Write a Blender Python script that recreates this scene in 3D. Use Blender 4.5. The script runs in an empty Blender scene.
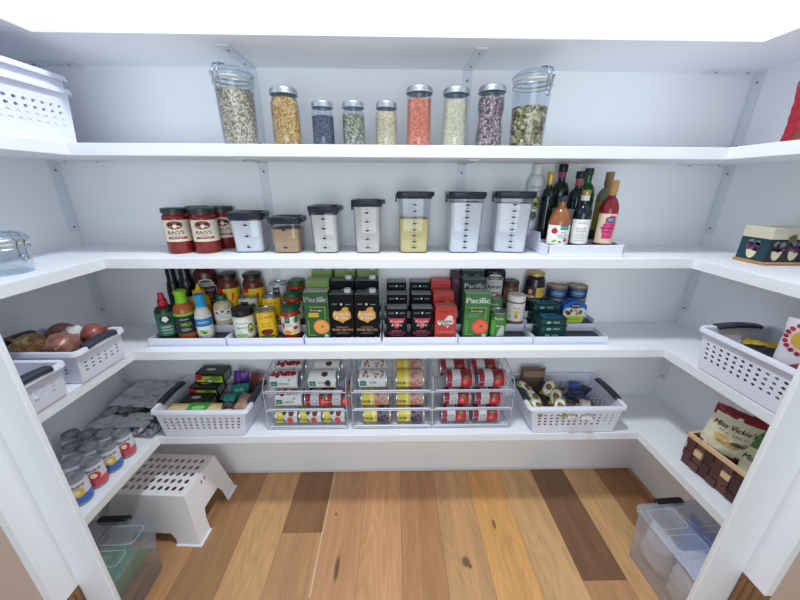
import bpy, bmesh, math, random
from mathutils import Vector, Matrix, Euler, noise
PI = math.pi
sc = bpy.context.scene
COL = sc.collection
random.seed(7)

# ------------------------------------------------------------------ materials
def lin(c):
    return tuple((x/255/12.92 if x/255 <= .04045 else ((x/255+.055)/1.055)**2.4) for x in c) + (1,)

_M = {}
def P(rgb, rough=.45, metal=0, var=.04, scale=40, bump=0, bscale=200, trans=0, emit=0, spec=.5, alpha=1):
    key = (rgb, rough, metal, var, scale, bump, bscale, trans, emit, spec, alpha)
    if key in _M: return _M[key]
    m = bpy.data.materials.new('surface_%d_%d_%d' % rgb); m.use_nodes = True
    nt = m.node_tree; b = nt.nodes['Principled BSDF']
    c = lin(rgb)
    if var:
        n = nt.nodes.new('ShaderNodeTexNoise'); n.inputs['Scale'].default_value = scale
        tc = nt.nodes.new('ShaderNodeTexCoord'); nt.links.new(tc.outputs['Object'], n.inputs['Vector'])
        r = nt.nodes.new('ShaderNodeValToRGB')
        r.color_ramp.elements[0].color = tuple(x*(1-var) for x in c[:3]) + (1,)
        r.color_ramp.elements[1].color = tuple(min(1, x*(1+var)) for x in c[:3]) + (1,)
        nt.links.new(n.outputs['Fac'], r.inputs['Fac']); nt.links.new(r.outputs['Color'], b.inputs['Base Color'])
    else: b.inputs['Base Color'].default_value = c
    if bump:
        n2 = nt.nodes.new('ShaderNodeTexNoise'); n2.inputs['Scale'].default_value = bscale
        tc = nt.nodes.new('ShaderNodeTexCoord'); nt.links.new(tc.outputs['Object'], n2.inputs['Vector'])
        bm_ = nt.nodes.new('ShaderNodeBump'); bm_.inputs['Strength'].default_value = bump; bm_.inputs['Distance'].default_value = .01
        nt.links.new(n2.outputs['Fac'], bm_.inputs['Height']); nt.links.new(bm_.outputs['Normal'], b.inputs['Normal'])
    b.inputs['Roughness'].default_value = rough; b.inputs['Metallic'].default_value = metal
    b.inputs['Specular IOR Level'].default_value = spec
    if trans: b.inputs['Transmission Weight'].default_value = trans
    if emit:
        b.inputs['Emission Color'].default_value = c; b.inputs['Emission Strength'].default_value = emit
    _M[key] = m
    return m

def clear(name, tint, refl=.5, base=.05, milky=0, milk=(235, 240, 250), rough=.03):
    m = bpy.data.materials.new(name); m.use_nodes = True
    nt = m.node_tree; nt.nodes.clear(); N = nt.nodes.new; L = nt.links.new
    out = N('ShaderNodeOutputMaterial'); t = N('ShaderNodeBsdfTransparent'); t.inputs['Color'].default_value = lin(tint)
    g = N('ShaderNodeBsdfGlossy'); g.inputs['Roughness'].default_value = rough; g.inputs['Color'].default_value = (.95, .97, 1, 1)
    lw = N('ShaderNodeLayerWeight'); lw.inputs['Blend'].default_value = .5
    pw = N('ShaderNodeMath'); pw.operation = 'POWER'; pw.inputs[1].default_value = 3
    ma = N('ShaderNodeMath'); ma.operation = 'MULTIPLY_ADD'; ma.inputs[1].default_value = refl; ma.inputs[2].default_value = base
    L(lw.outputs['Facing'], pw.inputs[0]); L(pw.outputs[0], ma.inputs[0])
    mx = N('ShaderNodeMixShader'); L(ma.outputs[0], mx.inputs[0]); L(t.outputs[0], mx.inputs[1]); L(g.outputs[0], mx.inputs[2])
    last = mx
    if milky:
        d = N('ShaderNodeBsdfDiffuse'); d.inputs['Color'].default_value = lin(milk)
        m2 = N('ShaderNodeMixShader'); m2.inputs[0].default_value = milky
        L(mx.outputs[0], m2.inputs[1]); L(d.outputs[0], m2.inputs[2]); last = m2
    L(last.outputs[0], out.inputs['Surface'])
    return m

def grains(name, cols, scale=90, rough=.6, bump=.6, stretch=(1, 1, 1)):
    m = bpy.data.materials.new(name); m.use_nodes = True
    nt = m.node_tree; b = nt.nodes['Principled BSDF']; N = nt.nodes.new; L = nt.links.new
    tc = N('ShaderNodeTexCoord'); mp = N('ShaderNodeMapping'); mp.inputs['Scale'].default_value = stretch
    L(tc.outputs['Object'], mp.inputs['Vector'])
    v = N('ShaderNodeTexVoronoi'); v.inputs['Scale'].default_value = scale; L(mp.outputs[0], v.inputs['Vector'])
    sx = N('ShaderNodeSeparateColor'); L(v.outputs['Color'], sx.inputs[0])
    r = N('ShaderNodeValToRGB'); r.color_ramp.interpolation = 'CONSTANT'
    e = r.color_ramp.elements
    while len(e) < len(cols): e.new(.5)
    for i, c in enumerate(cols): e[i].position = i/len(cols); e[i].color = lin(c)
    L(sx.outputs[0], r.inputs[0])
    L(r.outputs[0], b.inputs['Base Color'])
    bp = N('ShaderNodeBump'); bp.invert = True; bp.inputs['Strength'].default_value = bump; bp.inputs['Distance'].default_value = .006
    L(v.outputs['Distance'], bp.inputs['Height']); L(bp.outputs[0], b.inputs['Normal'])
    b.inputs['Roughness'].default_value = rough
    return m

def floor_material():
    m = bpy.data.materials.new('oak_planks'); m.use_nodes = True
    nt = m.node_tree; b = nt.nodes['Principled BSDF']; N = nt.nodes.new; L = nt.links.new
    def math_(op, a, bv=None, c=None):
        n = N('ShaderNodeMath'); n.operation = op
        for i, x in enumerate((a, bv, c)):
            if x is None: continue
            if isinstance(x, (int, float)): n.inputs[i].default_value = x
            else: L(x, n.inputs[i])
        return n.outputs[0]
    def ramp(fac, cols):
        n = N('ShaderNodeValToRGB'); n.color_ramp.interpolation = 'CONSTANT'; e = n.color_ramp.elements
        while len(e) < len(cols): e.new(.5)
        for i, c in enumerate(cols): e[i].position = i/len(cols); e[i].color = lin(c)
        L(fac, n.inputs[0]); return n.outputs[0]
    tc = N('ShaderNodeTexCoord'); s = N('ShaderNodeSeparateXYZ'); L(tc.outputs['Object'], s.inputs[0])
    sp = .184
    px = math_('DIVIDE', math_('ADD', s.outputs[0], 8*sp-.012), sp)       # plank 0 starts left of the left wall
    ix = math_('FLOOR', px)
    k = math_('DIVIDE', math_('ADD', ix, .5), 16)
    A = [(189, 140, 95), (172, 123, 82), (196, 146, 101), (170, 125, 87), (204, 157, 109), (191, 144, 103), (196, 146, 105), (211, 157, 111), (185, 134, 93), (209, 163, 115), (219, 163, 99), (211, 167, 117), (194, 144, 103), (213, 167, 117), (161, 114, 76), (189, 140, 95)]
    B = list(A); B[5] = (148, 106, 72); B[12] = (132, 96, 70); B[9] = (202, 155, 109)
    seam = [128]*16; seam[5] = 134; seam[12] = 107; seam[9] = 20; seam[3] = 95; seam[14] = 122
    n = N('ShaderNodeValToRGB'); n.color_ramp.interpolation = 'CONSTANT'; e = n.color_ramp.elements
    while len(e) < 16: e.new(.5)
    for i in range(16): e[i].position = i/16; q = seam[i]/255*2 if seam[i] not in (128, 20) else (3 if seam[i] == 128 else -1); e[i].color = (max(0, q)/4,)*3+(1,)
    L(k, n.inputs[0]); sv = math_('MULTIPLY', n.outputs[0], 4)
    far = math_('GREATER_THAN', s.outputs[1], sv)
    mixc = N('ShaderNodeMix'); mixc.data_type = 'RGBA'; L(far, mixc.inputs[0]); L(ramp(k, A), mixc.inputs[6]); L(ramp(k, B), mixc.inputs[7])
    cx = N('ShaderNodeCombineXYZ'); L(ix, cx.inputs[0]); L(far, cx.inputs[1])
    w2 = N('ShaderNodeTexWhiteNoise'); w2.noise_dimensions = '3D'; L(cx.outputs[0], w2.inputs['Vector'])
    off = N('ShaderNodeVectorMath'); off.operation = 'MULTIPLY_ADD'; L(w2.outputs['Color'], off.inputs[0]); off.inputs[1].default_value = (9, 9, 9); L(tc.outputs['Object'], off.inputs[2])
    def noise_(sc_, scale, det, dist=0):
        mp = N('ShaderNodeMapping'); mp.inputs['Scale'].default_value = sc_; L(off.outputs[0], mp.inputs['Vector'])
        t = N('ShaderNodeTexNoise'); t.inputs['Scale'].default_value = scale; t.inputs['Detail'].default_value = det; t.inputs['Distortion'].default_value = dist; L(mp.outputs[0], t.inputs['Vector']); return t.outputs['Fac']
    fine = noise_((1, .05, 1), 150, 5); broad = noise_((1, .07, 1), 22, 3, .4); fig = noise_((1, .2, 1), 4.5, 2, .8)
    ring = math_('ABSOLUTE', math_('SUBTRACT', math_('FRACT', math_('MULTIPLY', fig, 16)), .5))
    dots = None
    for (x, y, rr, st) in ((.285, .916, .022, 1.2), (.300, .900, .010, 1.2), (.453, 1.077, .009, 3.2), (-.305, 1.138, .008, 1.2), (-.262, .900, .012, 5)):
        dx = math_('SUBTRACT', s.outputs[0], x); dy = math_('DIVIDE', math_('SUBTRACT', s.outputs[1], y), st)
        d = math_('SQRT', math_('ADD', math_('MULTIPLY', dx, dx), math_('MULTIPLY', dy, dy)))
        v = math_('SUBTRACT', 1, math_('DIVIDE', d, rr)); v = math_('MAXIMUM', v, 0)
        dots = v if dots is None else math_('MAXIMUM', dots, v)
    g = math_('ADD', math_('MULTIPLY', fine, .34), math_('MULTIPLY', broad, .62)); g = math_('ADD', g, math_('MULTIPLY', ring, .26)); g = math_('ADD', g, .45)
    g = math_('MULTIPLY', g, math_('SUBTRACT', 1, math_('MULTIPLY', math_('MINIMUM', math_('MULTIPLY', dots, 2.2), 1), .68)))
    fx = math_('ABSOLUTE', math_('SUBTRACT', math_('FRACT', px), .5))
    gap = math_('MAXIMUM', math_('GREATER_THAN', fx, .4945), math_('LESS_THAN', math_('ABSOLUTE', math_('SUBTRACT', s.outputs[1], sv)), .0012))
    g = math_('MULTIPLY', g, math_('SUBTRACT', 1, math_('MULTIPLY', gap, .45)))
    mul = N('ShaderNodeVectorMath'); mul.operation = 'SCALE'; L(mixc.outputs[2], mul.inputs[0]); L(g, mul.inputs['Scale'])
    wob = math_('MULTIPLY', math_('SUBTRACT', broad, .5), .02)
    st = math_('LESS_THAN', math_('ABSOLUTE', math_('ADD', math_('SUBTRACT', s.outputs[0], -.352), wob)), .0042)
    st = math_('MULTIPLY', st, math_('GREATER_THAN', s.outputs[1], .80))
    mx = N('ShaderNodeMix'); mx.data_type = 'RGBA'; L(math_('MULTIPLY', st, .7), mx.inputs[0]); L(mul.outputs[0], mx.inputs[6]); mx.inputs[7].default_value = lin((226, 204, 166))
    L(mx.outputs[2], b.inputs['Base Color']); b.inputs['Roughness'].default_value = .42
    return m

WALL = P((245, 247, 250), .75, var=.015, scale=3, bump=.06, bscale=260)
SHELFM = P((240, 242, 247), .4, var=.01, scale=5)
TRIMM = P((232, 234, 239), .45, var=.01, scale=5)
BEIGE = P((196, 172, 156), .8, var=.03, scale=8)
WHITEPL = P((232, 233, 246), .38, var=.01)
DARKPL = P((52, 58, 72), .45, var=.05)
STEEL = P((190, 195, 202), .3, metal=1, var=.05)
CHROME = P((225, 228, 232), .22, metal=1, var=.02)
ZINC = P((178, 183, 191), .42, metal=.85, var=.05)
GLASS = clear('clear_glass', (238, 244, 248), refl=.6, base=.05)
PLASTIC = clear('clear_plastic', (238, 240, 245), refl=.55, base=.05)
BINPL = clear('bin_plastic', (236, 240, 248), refl=.5, base=.06, milky=.27, rough=.15)
BINPL2 = clear('clear_bin_plastic', (222, 226, 232), refl=.5, base=.06, milky=.14, rough=.12)
BINRIM = clear('bin_ridge_plastic', (240, 244, 250), refl=.5, base=.1, milky=.42, rough=.15)
WHITE = P((240, 240, 238), .5, var=.02)
BLACK = P((22, 23, 27), .4, var=.05)
INK = P((38, 40, 46), .6, var=.03)
GREY = P((128, 130, 134), .6, var=.03)
CREAM = P((236, 226, 204), .55, var=.03)
RED = P((196, 34, 46), .45, var=.05)
GREEN = P((46, 132, 66), .5, var=.05)
LIME = P((142, 200, 52), .45, var=.05)
DKGREEN = P((18, 70, 52), .5, var=.05)
TEAL = P((26, 138, 122), .45, var=.05)
YELLOW = P((240, 202, 34), .45, var=.04)
ORANGE = P((236, 140, 48), .5, var=.05)
PINK = P((226, 66, 128), .5, var=.04)
BLUE = P((44, 120, 200), .4, var=.05)
NAVY = P((28, 52, 104), .45, var=.05)
BROWN = P((84, 52, 36), .5, var=.08)
TAN = P((206, 172, 118), .6, var=.06)

# ------------------------------------------------------------------ mesh builder
class MB:
    def __init__(s): s.bm = bmesh.new(); s.mats = []
    def mi(s, m):
        if m not in s.mats: s.mats.append(m)
        return s.mats.index(m)
    def face(s, pts, mat):
        f = s.bm.faces.new([s.bm.verts.new(p) for p in pts]); f.material_index = s.mi(mat); return f
    def loft(s, rings, mat, cap0=True, cap1=True, closed=True, matfn=None):
        k = s.mi(mat); R = [[s.bm.verts.new(p) for p in r] for r in rings]; n = len(R[0])
        for i in range(len(R)-1):
            for j in range(n if closed else n-1):
                q = [R[i][j], R[i][(j+1) % n], R[i+1][(j+1) % n], R[i+1][j]]
                f = s.bm.faces.new(q); f.material_index = s.mi(matfn(i, j)) if matfn else k
        if cap0: s.bm.faces.new(R[0][::-1]).material_index = k
        if cap1: s.bm.faces.new(R[-1]).material_index = k
        return s
    def box(s, x0, x1, y0, y1, z0, z1, mat, bev=0, M=None):
        v = [s.bm.verts.new(((x0, x1)[i & 1], (y0, y1)[(i >> 1) & 1], (z0, z1)[(i >> 2) & 1])) for i in range(8)]
        fs = []
        for q in ((0, 2, 3, 1), (4, 5, 7, 6), (0, 1, 5, 4), (2, 6, 7, 3), (0, 4, 6, 2), (1, 3, 7, 5)):
            f = s.bm.faces.new([v[i] for i in q]); f.material_index = s.mi(mat); fs.append(f)
        if bev:
            es = list({e for f in fs for e in f.edges})
            r = bmesh.ops.bevel(s.bm, geom=es, offset=bev, segments=2, affect='EDGES', profile=.5)
            v = list(set(r['verts']) | {x for x in v if x.is_valid})
        if M: bmesh.ops.transform(s.bm, matrix=M, verts=v)
        return s
    def lathe(s, prof, mat, seg=24, c=(0, 0, 0), matfn=None, sx=1, sy=1):
        rings = []; k = s.mi(mat)
        R = []
        for (r, z) in prof:
            if r < 1e-5: R.append([s.bm.verts.new((c[0], c[1], c[2]+z))])
            else: R.append([s.bm.verts.new((c[0]+sx*r*math.sin(2*PI*j/seg), c[1]-sy*r*math.cos(2*PI*j/seg), c[2]+z)) for j in range(seg)])
        for i in range(len(R)-1):
            a, b = R[i], R[i+1]; kk = s.mi(matfn(i)) if matfn else k
            for j in range(seg):
                j2 = (j+1) % seg
                if len(a) == 1 and len(b) == 1: continue
                if len(a) == 1: q = [a[0], b[j2], b[j]]
                elif len(b) == 1: q = [a[j], a[j2], b[0]]
                else: q = [a[j], a[j2], b[j2], b[j]]
                s.bm.faces.new(q).material_index = kk
        return s
    def tube(s, pts, r, mat, seg=6, closed=False):
        pts = [Vector(p) for p in pts]; n = len(pts); rings = []
        for i, p in enumerate(pts):
            a = pts[i-1] if (i or closed) else p; b = pts[(i+1) % n] if (i < n-1 or closed) else p
            t = (b-a).normalized()
            u = t.cross(Vector((0, 0, 1)))
            if u.length < .05: u = t.cross(Vector((1, 0, 0)))
            u.normalize(); w = t.cross(u)
            rings.append([p+u*r*math.cos(2*PI*k/seg)+w*r*math.sin(2*PI*k/seg) for k in range(seg)])
        if closed: rings.append(rings[0])
        return s.loft(rings, mat, not closed, not closed)
    def prism(s, poly, axis, a, b, mat):
        def at(p, t): return (t, p[0], p[1]) if axis == 'x' else ((p[0], t, p[1]) if axis == 'y' else (p[0], p[1], t))
        return s.loft([[at(p, a) for p in poly], [at(p, b) for p in poly]], mat)
    def build(s, name, parent=None, loc=None, smooth=35, solid=0, rot=None, recalc=True):
        bmesh.ops.remove_doubles(s.bm, verts=s.bm.verts, dist=1e-6)
        if recalc: bmesh.ops.recalc_face_normals(s.bm, faces=s.bm.faces)
        me = bpy.data.meshes.new(name); s.bm.to_mesh(me); s.bm.free()
        for m in s.mats: me.materials.append(m)
        if smooth:
            me.shade_smooth(); me.set_sharp_from_angle(angle=math.radians(smooth))
        o = bpy.data.objects.new(name, me); COL.objects.link(o)
        if parent: o.parent = parent
        if loc: o.location = loc
        if rot: o.rotation_euler = rot
        if solid:
            md = o.modifiers.new('wall', 'SOLIDIFY'); md.thickness = solid; md.offset = -1
        return o

def rrect(w, d, r, z, n=4, cx=0, cy=0):
    pts = []
    for (sx, sy, a0) in ((1, 1, 0), (-1, 1, 90), (-1, -1, 180), (1, -1, 270)):
        for k in range(n+1):
            a = math.radians(a0+90*k/n)
            pts.append((cx+sx*(w/2-r)+r*math.cos(a), cy+sy*(d/2-r)+r*math.sin(a), z))
    return pts

def tag(o, label, cat, group=None, kind=None):
    if label: o['label'] = label
    if cat: o['category'] = cat
    if group: o['group'] = group
    if kind: o['kind'] = kind
    return o
def thing(name, label, cat, loc, rz=0, group=None):
    o = bpy.data.objects.new(name, None); COL.objects.link(o); o.empty_display_size = .02
    o.location = loc; o.rotation_euler = (0, 0, rz)
    return tag(o, label, cat, group)
def struct(o): o['kind'] = 'structure'; return o
def dup(root, label, loc, rz=None, rot=None):
    def cp(o, par):
        c = o.copy(); COL.objects.link(c)
        if par: c.parent = par
        for ch in list(o.children): cp(ch, c)
        return c
    r = cp(root, None); r.location = loc
    if rz is not None: r.rotation_euler = (0, 0, rz)
    if rot is not None: r.rotation_euler = rot
    r['label'] = label
    return r

# ------------------------------------------------------------------ printed labels
_T = {}
def glyphs(s):
    if s in _T: return _T[s]
    cu = bpy.data.curves.new('t', 'FONT'); cu.body = s; cu.size = 1; cu.align_x = 'CENTER'; cu.align_y = 'CENTER'; cu.resolution_u = 2
    o = bpy.data.objects.new('t', cu); COL.objects.link(o)
    dg = bpy.context.evaluated_depsgraph_get(); me = bpy.data.meshes.new_from_object(o.evaluated_get(dg))
    _T[s] = ([(v.co.x, v.co.y) for v in me.vertices], [tuple(p.vertices) for p in me.polygons])
    bpy.data.objects.remove(o); bpy.data.curves.remove(cu); bpy.data.meshes.remove(me)
    return _T[s]

class Decal:
    def __init__(s): s.it = []; s.mats = []
    def poly(s, pts, mat, l=1): s.it.append((pts, [tuple(range(len(pts)))], mat, l)); return s
    def rect(s, x0, x1, y0, y1, mat, l=1): return s.poly([(x0, y0), (x1, y0), (x1, y1), (x0, y1)], mat, l)
    def ell(s, x, y, rx, ry, mat, l=2, n=16, a0=0, a1=360, rot=0):
        p = []
        m = n if a1-a0 >= 360 else n+1
        c, sn = math.cos(math.radians(rot)), math.sin(math.radians(rot))
        for k in range(m):
            a = math.radians(a0+(a1-a0)*k/n); u, v = rx*math.cos(a), ry*math.sin(a); p.append((x+u*c-v*sn, y+u*sn+v*c))
        return s.poly(p, mat, l)
    def ring(s, x, y, rx, ry, t, mat, l=2, n=16):
        for k in range(n):
            a, b = 2*PI*k/n, 2*PI*(k+1)/n
            s.poly([(x+rx*math.cos(a), y+ry*math.sin(a)), (x+rx*math.cos(b), y+ry*math.sin(b)), (x+(rx-t)*math.cos(b), y+(ry-t)*math.sin(b)), (x+(rx-t)*math.cos(a), y+(ry-t)*math.sin(a))], mat, l)
        return s
    def text(s, t, x, y, size, mat, l=3, width=None, shear=0, rot=0, bold=0):
        v, f = glyphs(t)
        w = max(p[0] for p in v)-min(p[0] for p in v)
        kx = width/w if width else size
        c, sn = math.cos(math.radians(rot)), math.sin(math.radians(rot))
        def tr(p, d=0):
            u, q = kx*(p[0]+shear*p[1])+d, size*p[1]; return (x+u*c-q*sn, y+u*sn+q*c)
        s.it.append(([tr(p) for p in v], f, mat, l))
        if bold:
            s.it.append(([tr(p, bold) for p in v], f, mat, l)); s.it.append(([tr(p, -bold) for p in v], f, mat, l))
        return s
    def lines(s, x, y, w, n, pitch, mat, l=3, h=.0012):
        for k in range(n):
            q = w*(.7+.3*((k*37) % 10)/10); s.rect(x-q/2, x+q/2, y-k*pitch-h/2, y-k*pitch+h/2, mat, l)
        return s
    def build(s, name, parent, fn, cut=0, cuty=0, eps=.00045, label=None):
        bm = bmesh.new()
        for v, f, m, l in s.it:
            if m not in s.mats: s.mats.append(m)
            V = [bm.verts.new((p[0], p[1], l*eps)) for p in v]
            for q in f:
                try: bm.faces.new([V[i] for i in q]).material_index = s.mats.index(m)
                except ValueError: pass
        for ax, c in ((0, cut), (1, cuty)):
            if not c: continue
            xs = [v.co[ax] for v in bm.verts]; k0, k1 = math.ceil(min(xs)/c+.01), math.floor(max(xs)/c-.01)
            no = (1, 0, 0) if ax == 0 else (0, 1, 0)
            for k in range(k0, k1+1):
                co = [0, 0, 0]; co[ax] = k*c
                bmesh.ops.bisect_plane(bm, geom=bm.verts[:]+bm.edges[:]+bm.faces[:], plane_co=co, plane_no=no, dist=1e-6)
        for v in bm.verts: v.co = fn(*v.co)
        me = bpy.data.meshes.new(name); bm.to_mesh(me); bm.free()
        for m in s.mats: me.materials.append(m)
        o = bpy.data.objects.new(name, me); COL.objects.link(o); o.parent = parent
        if label: o['label'] = label
        return o

def cyl(r, a0=0): return lambda x, y, z: ((r+z)*math.sin(x/r+a0), -(r+z)*math.cos(x/r+a0), y)
def front(yy): return lambda x, y, z: (x, yy-z, y)
def left(xx): return lambda x, y, z: (xx-z, -x, y)      # label on the face towards -X, x runs towards -Y
def top(zz): return lambda x, y, z: (x, y, zz+z)

# ------------------------------------------------------------------ room
YS, YB, XL, XR, WL, WR, T = 1.12, 1.392, -1.0278, 1.0585, -1.333, 1.33, .0362
Z = {1: 1.95, 2: 1.6348, 3: 1.2714, 4: .9067, 5: .4948}
YE = .645
FL = floor_material()
struct(MB().box(-2.8, 2.8, -1.2, 1.6, -.05, 0, FL).build('floor', smooth=0))
struct(MB().box(WL-.12, WR+.12, YB, YB+.1, 0, 3.0, WALL).build('wall_back', smooth=0))
struct(MB().box(WL-.12, WL, .61, YB, 0, 3.0, WALL).build('wall_left', smooth=0))
struct(MB().box(WR, WR+.12, .61, YB, 0, 3.0, WALL).build('wall_right', smooth=0))
struct(MB().box(WL-.12, WR+.12, .40, YB+.1, 3.0, 3.05, WALL).build('ceiling', smooth=0))
FXL, FXR = -.902, .9915       # door opening
struct(MB().box(WL-.12, FXL, .612, .642, 0, 3.0, WALL).build('wall_front_left', smooth=0))
struct(MB().box(FXR, WR+.12, .612, .642, 0, 3.0, WALL).build('wall_front_right', smooth=0))
struct(MB().box(-.821, FXL-.03, .598, .611, 0, 2.4, TRIMM, bev=.002).build('trim_1', smooth=0))
struct(MB().box(.88, FXR+.03, .598, .611, 0, 2.4, TRIMM, bev=.002).build('trim_2', smooth=0))
struct(MB().box(FXL-.02, FXL, .539, .598, .462, 2.4, TRIMM).build('trim_3', smooth=0))
struct(MB().box(FXR, FXR+.02, .539, .598, .462, 2.4, TRIMM).build('trim_4', smooth=0))
PLW = P((128, 90, 58), .5, var=.25, scale=30)
for nm, xa, xb in (('trim_5', FXL-.02, FXL), ('trim_6', FXR, FXR+.02)):
    m = MB(); m.box(xa, xb, .539, .597, 0, .46, PLW)
    for k in range(3): m.box(xa if xa < 0 else xa-.003, xb+.003 if xa < 0 else xb, .545+.018*k, .556+.018*k, .002, .455, PLW, bev=.001)
    struct(m.build(nm, smooth=0))
struct(MB().box(-2.6, FXL-.02, .539, .6, 0, 2.5, BEIGE).build('wall_hall_left', smooth=0))
struct(MB().box(FXR+.02, 2.6, .539, .6, 0, 2.5, BEIGE).build('wall_hall_right', smooth=0))
BB = P((226, 220, 216), .5, var=.01)
struct(MB().box(WL, WR, YB-.009, YB, 0, .012, BB, bev=.003).build('baseboard_back', smooth=0))
struct(MB().box(WL, WL+.009, .645, YB-.009, 0, .012, BB, bev=.003).build('baseboard_left', smooth=0))
struct(MB().box(WR-.009, WR, .645, YB-.009, 0, .012, BB, bev=.003).build('baseboard_right', smooth=0))

LEVEL = {1: 'topmost', 2: 'second highest', 3: 'middle', 4: 'second lowest', 5: 'lowest'}
for i in range(1, 6):
    hold = {1: 'empty above, near the ceiling', 2: 'carrying the row of mason jars', 3: 'carrying the dark lidded canisters', 4: 'carrying the stepped organizers', 5: 'carrying the wire can racks'}[i]
    tag(MB().box(WL, WR, YS, YB, Z[i]-T, Z[i], SHELFM, bev=.0015).build('wall_shelf', smooth=0), f'white back wall shelf board, {LEVEL[i]}, {hold}', 'shelf', 'white shelf boards')
    for sd, x0, x1 in (('left', WL, XL), ('right', XR, WR)):
        tag(MB().box(x0, x1, YE, YS-.0006, Z[i]-T, Z[i], SHELFM, bev=.0015).build('wall_shelf', smooth=0), f'white {sd} side wall shelf board, {LEVEL[i]} of the five', 'shelf', 'white shelf boards')

# brackets: flat steel L under each shelf
BRM = P((226, 231, 238), .45, metal=0, var=.02)
def bracket_mesh():
    t = thing('shelf_bracket', '', 'bracket', (0, 0, 0), 0, 'shelf brackets')
    wa = MB().box(-.018, .018, -.004, 0, -.27, 0, BRM, bev=.001).build('wall_arm', t, smooth=0)
    sa = MB().box(-.018, .018, -.21, -.004, -.004, 0, BRM, bev=.001).build('shelf_arm', t, smooth=0)
    for zz in (-.035, -.25):
        MB().lathe([(0, 0), (.0045, 0), (.0045, .0015), (.0025, .0035), (0, .0035)], GREY, 10).build('screw', wa, (0, -.004, zz), rot=(PI/2, 0, 0))
    for yy in (-.05, -.17):
        MB().lathe([(0, 0), (.0045, 0), (.0045, .0015), (0, .003)], GREY, 10).build('screw', sa, (0, yy, -.004), rot=(PI, 0, 0))
    return t
br0 = None
for i in range(1, 5):
    for wh, loc, rz in (('back wall, left of centre', (-.536, YB, Z[i]-T), 0), ('back wall, right of centre', (.252, YB, Z[i]-T), 0),
                        ('right wall near the corner', (WR, 1.370, Z[i]-T), -PI/2), ('left wall near the corner', (WL, 1.370, Z[i]-T), PI/2)):
        if i == 4 and 'back' in wh: continue
        lab = f'white steel L bracket on the {wh}, under the {LEVEL[i]} shelf'
        if br0 is None: br0 = bracket_mesh(); br0.location = loc; br0.rotation_euler = (0, 0, rz); br0['label'] = lab
        else: dup(br0, lab, loc, rz)

# ------------------------------------------------------------------ glass jars on the second shelf
def jar(name, label, loc, r, h, cont, fill, lidr=None, waist=0, neckr=None, group='mason jars of dry goods'):
    lidr = lidr or r*.94; neckr = neckr or lidr*.93
    t = thing(name, label, 'jar', loc, 0, group)
    h *= .968; hl = .0175; hb = h-hl
    def rad(z):
        u = z/hb
        return r*(1-waist*math.sin(PI*min(1, max(0, (u-.25)/.55)))**2) if u < .82 else r
    zs = [.006+(hb*.78-.006)*k/9 for k in range(10)]
    prof = [(0, .003), (r*.8, .002), (r*.94, 0), (r, .006)]+[(rad(z), z) for z in zs[1:]]
    prof += [(r*.985, hb*.83), (neckr*1.01+.3*(r-neckr), hb*.90), (neckr, hb*.94), (neckr, h-.002)]
    MB().lathe(prof, GLASS, 32).build('glass_body', t)
    hc = fill*h
    cp = [(0, .006), (r*.88, .006), (r*.93, .012)]
    for k in range(1, 9):
        z = .012+(hc-.012)*k/8
        rr = rad(z) if z < hb*.8 else r-(r-neckr)*min(1, (z-hb*.8)/(hb*.13))
        cp.append((rr*.945, z))
    cp.append((0, hc+.003))
    o = MB().lathe(cp, cont, 28).build('contents', t)
    lp = [(0, h-.001), (lidr*.86, h-.001), (lidr*.9, h), (lidr*.97, h-.002), (lidr, h-.005), (lidr, h-hl+.004), (lidr*1.02, h-hl+.002), (lidr*1.02, h-hl), (lidr*.97, h-hl)]
    MB().lathe(lp, ZINC, 40).build('screw_lid', t)
    return t
OATS = grains('rolled_oats', [(200, 182, 158), (168, 148, 124), (218, 206, 188), (134, 114, 92)], 210)
CORN = grains('popcorn_kernels', [(208, 164, 100), (190, 136, 76), (222, 190, 134), (166, 112, 60)], 230)
BLUEG = grains('blue_grain', [(78, 84, 104), (54, 58, 78), (98, 104, 124)], 260)
PUMP = grains('pale_green_seeds', [(158, 156, 134), (128, 128, 106), (186, 180, 158), (96, 100, 82)], 200)
QUIN = grains('cream_grain', [(212, 190, 156), (192, 168, 132), (226, 208, 180)], 320)
LENT = grains('orange_lentils', [(226, 124, 98), (210, 102, 78), (236, 150, 122)], 260)
RICE = grains('white_rice', [(218, 204, 172), (202, 186, 152), (230, 220, 194)], 300)
BEAN = grains('speckled_beans', [(120, 88, 96), (184, 166, 168), (88, 60, 72), (150, 120, 126)], 190)
PIST = grains('pistachios', [(166, 148, 112), (122, 108, 70), (200, 186, 154), (76, 64, 44), (140, 130, 82)], 110)
z2 = Z[2]
jar('mason_jar', 'tall mason jar of golden popcorn kernels with silver lid', (-.372, 1.2, z2), .045, .172, CORN, .84)
jar('mason_jar', 'small mason jar of dark blue grains with silver lid', (-.252, 1.2, z2), .036, .136, BLUEG, .68)
jar('mason_jar', 'small mason jar of pale green seeds with silver lid', (-.152, 1.2, z2), .037, .136, PUMP, .72)
jar('mason_jar', 'small mason jar of cream coloured grain with silver lid', (-.044, 1.2, z2), .036, .136, QUIN, .78)
jar('mason_jar', 'tall straight mason jar of orange lentils with silver lid', (.063, 1.2, z2), .040, .18, LENT, .80, lidr=.042)
jar('mason_jar', 'tall straight mason jar of white rice with silver lid', (.182, 1.2, z2), .040, .178, RICE, .80, lidr=.042)
jar('mason_jar', 'tall narrow waisted mason jar of purple speckled beans', (.298, 1.2, z2), .0435, .185, BEAN, .82, lidr=.043, waist=.13)

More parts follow.
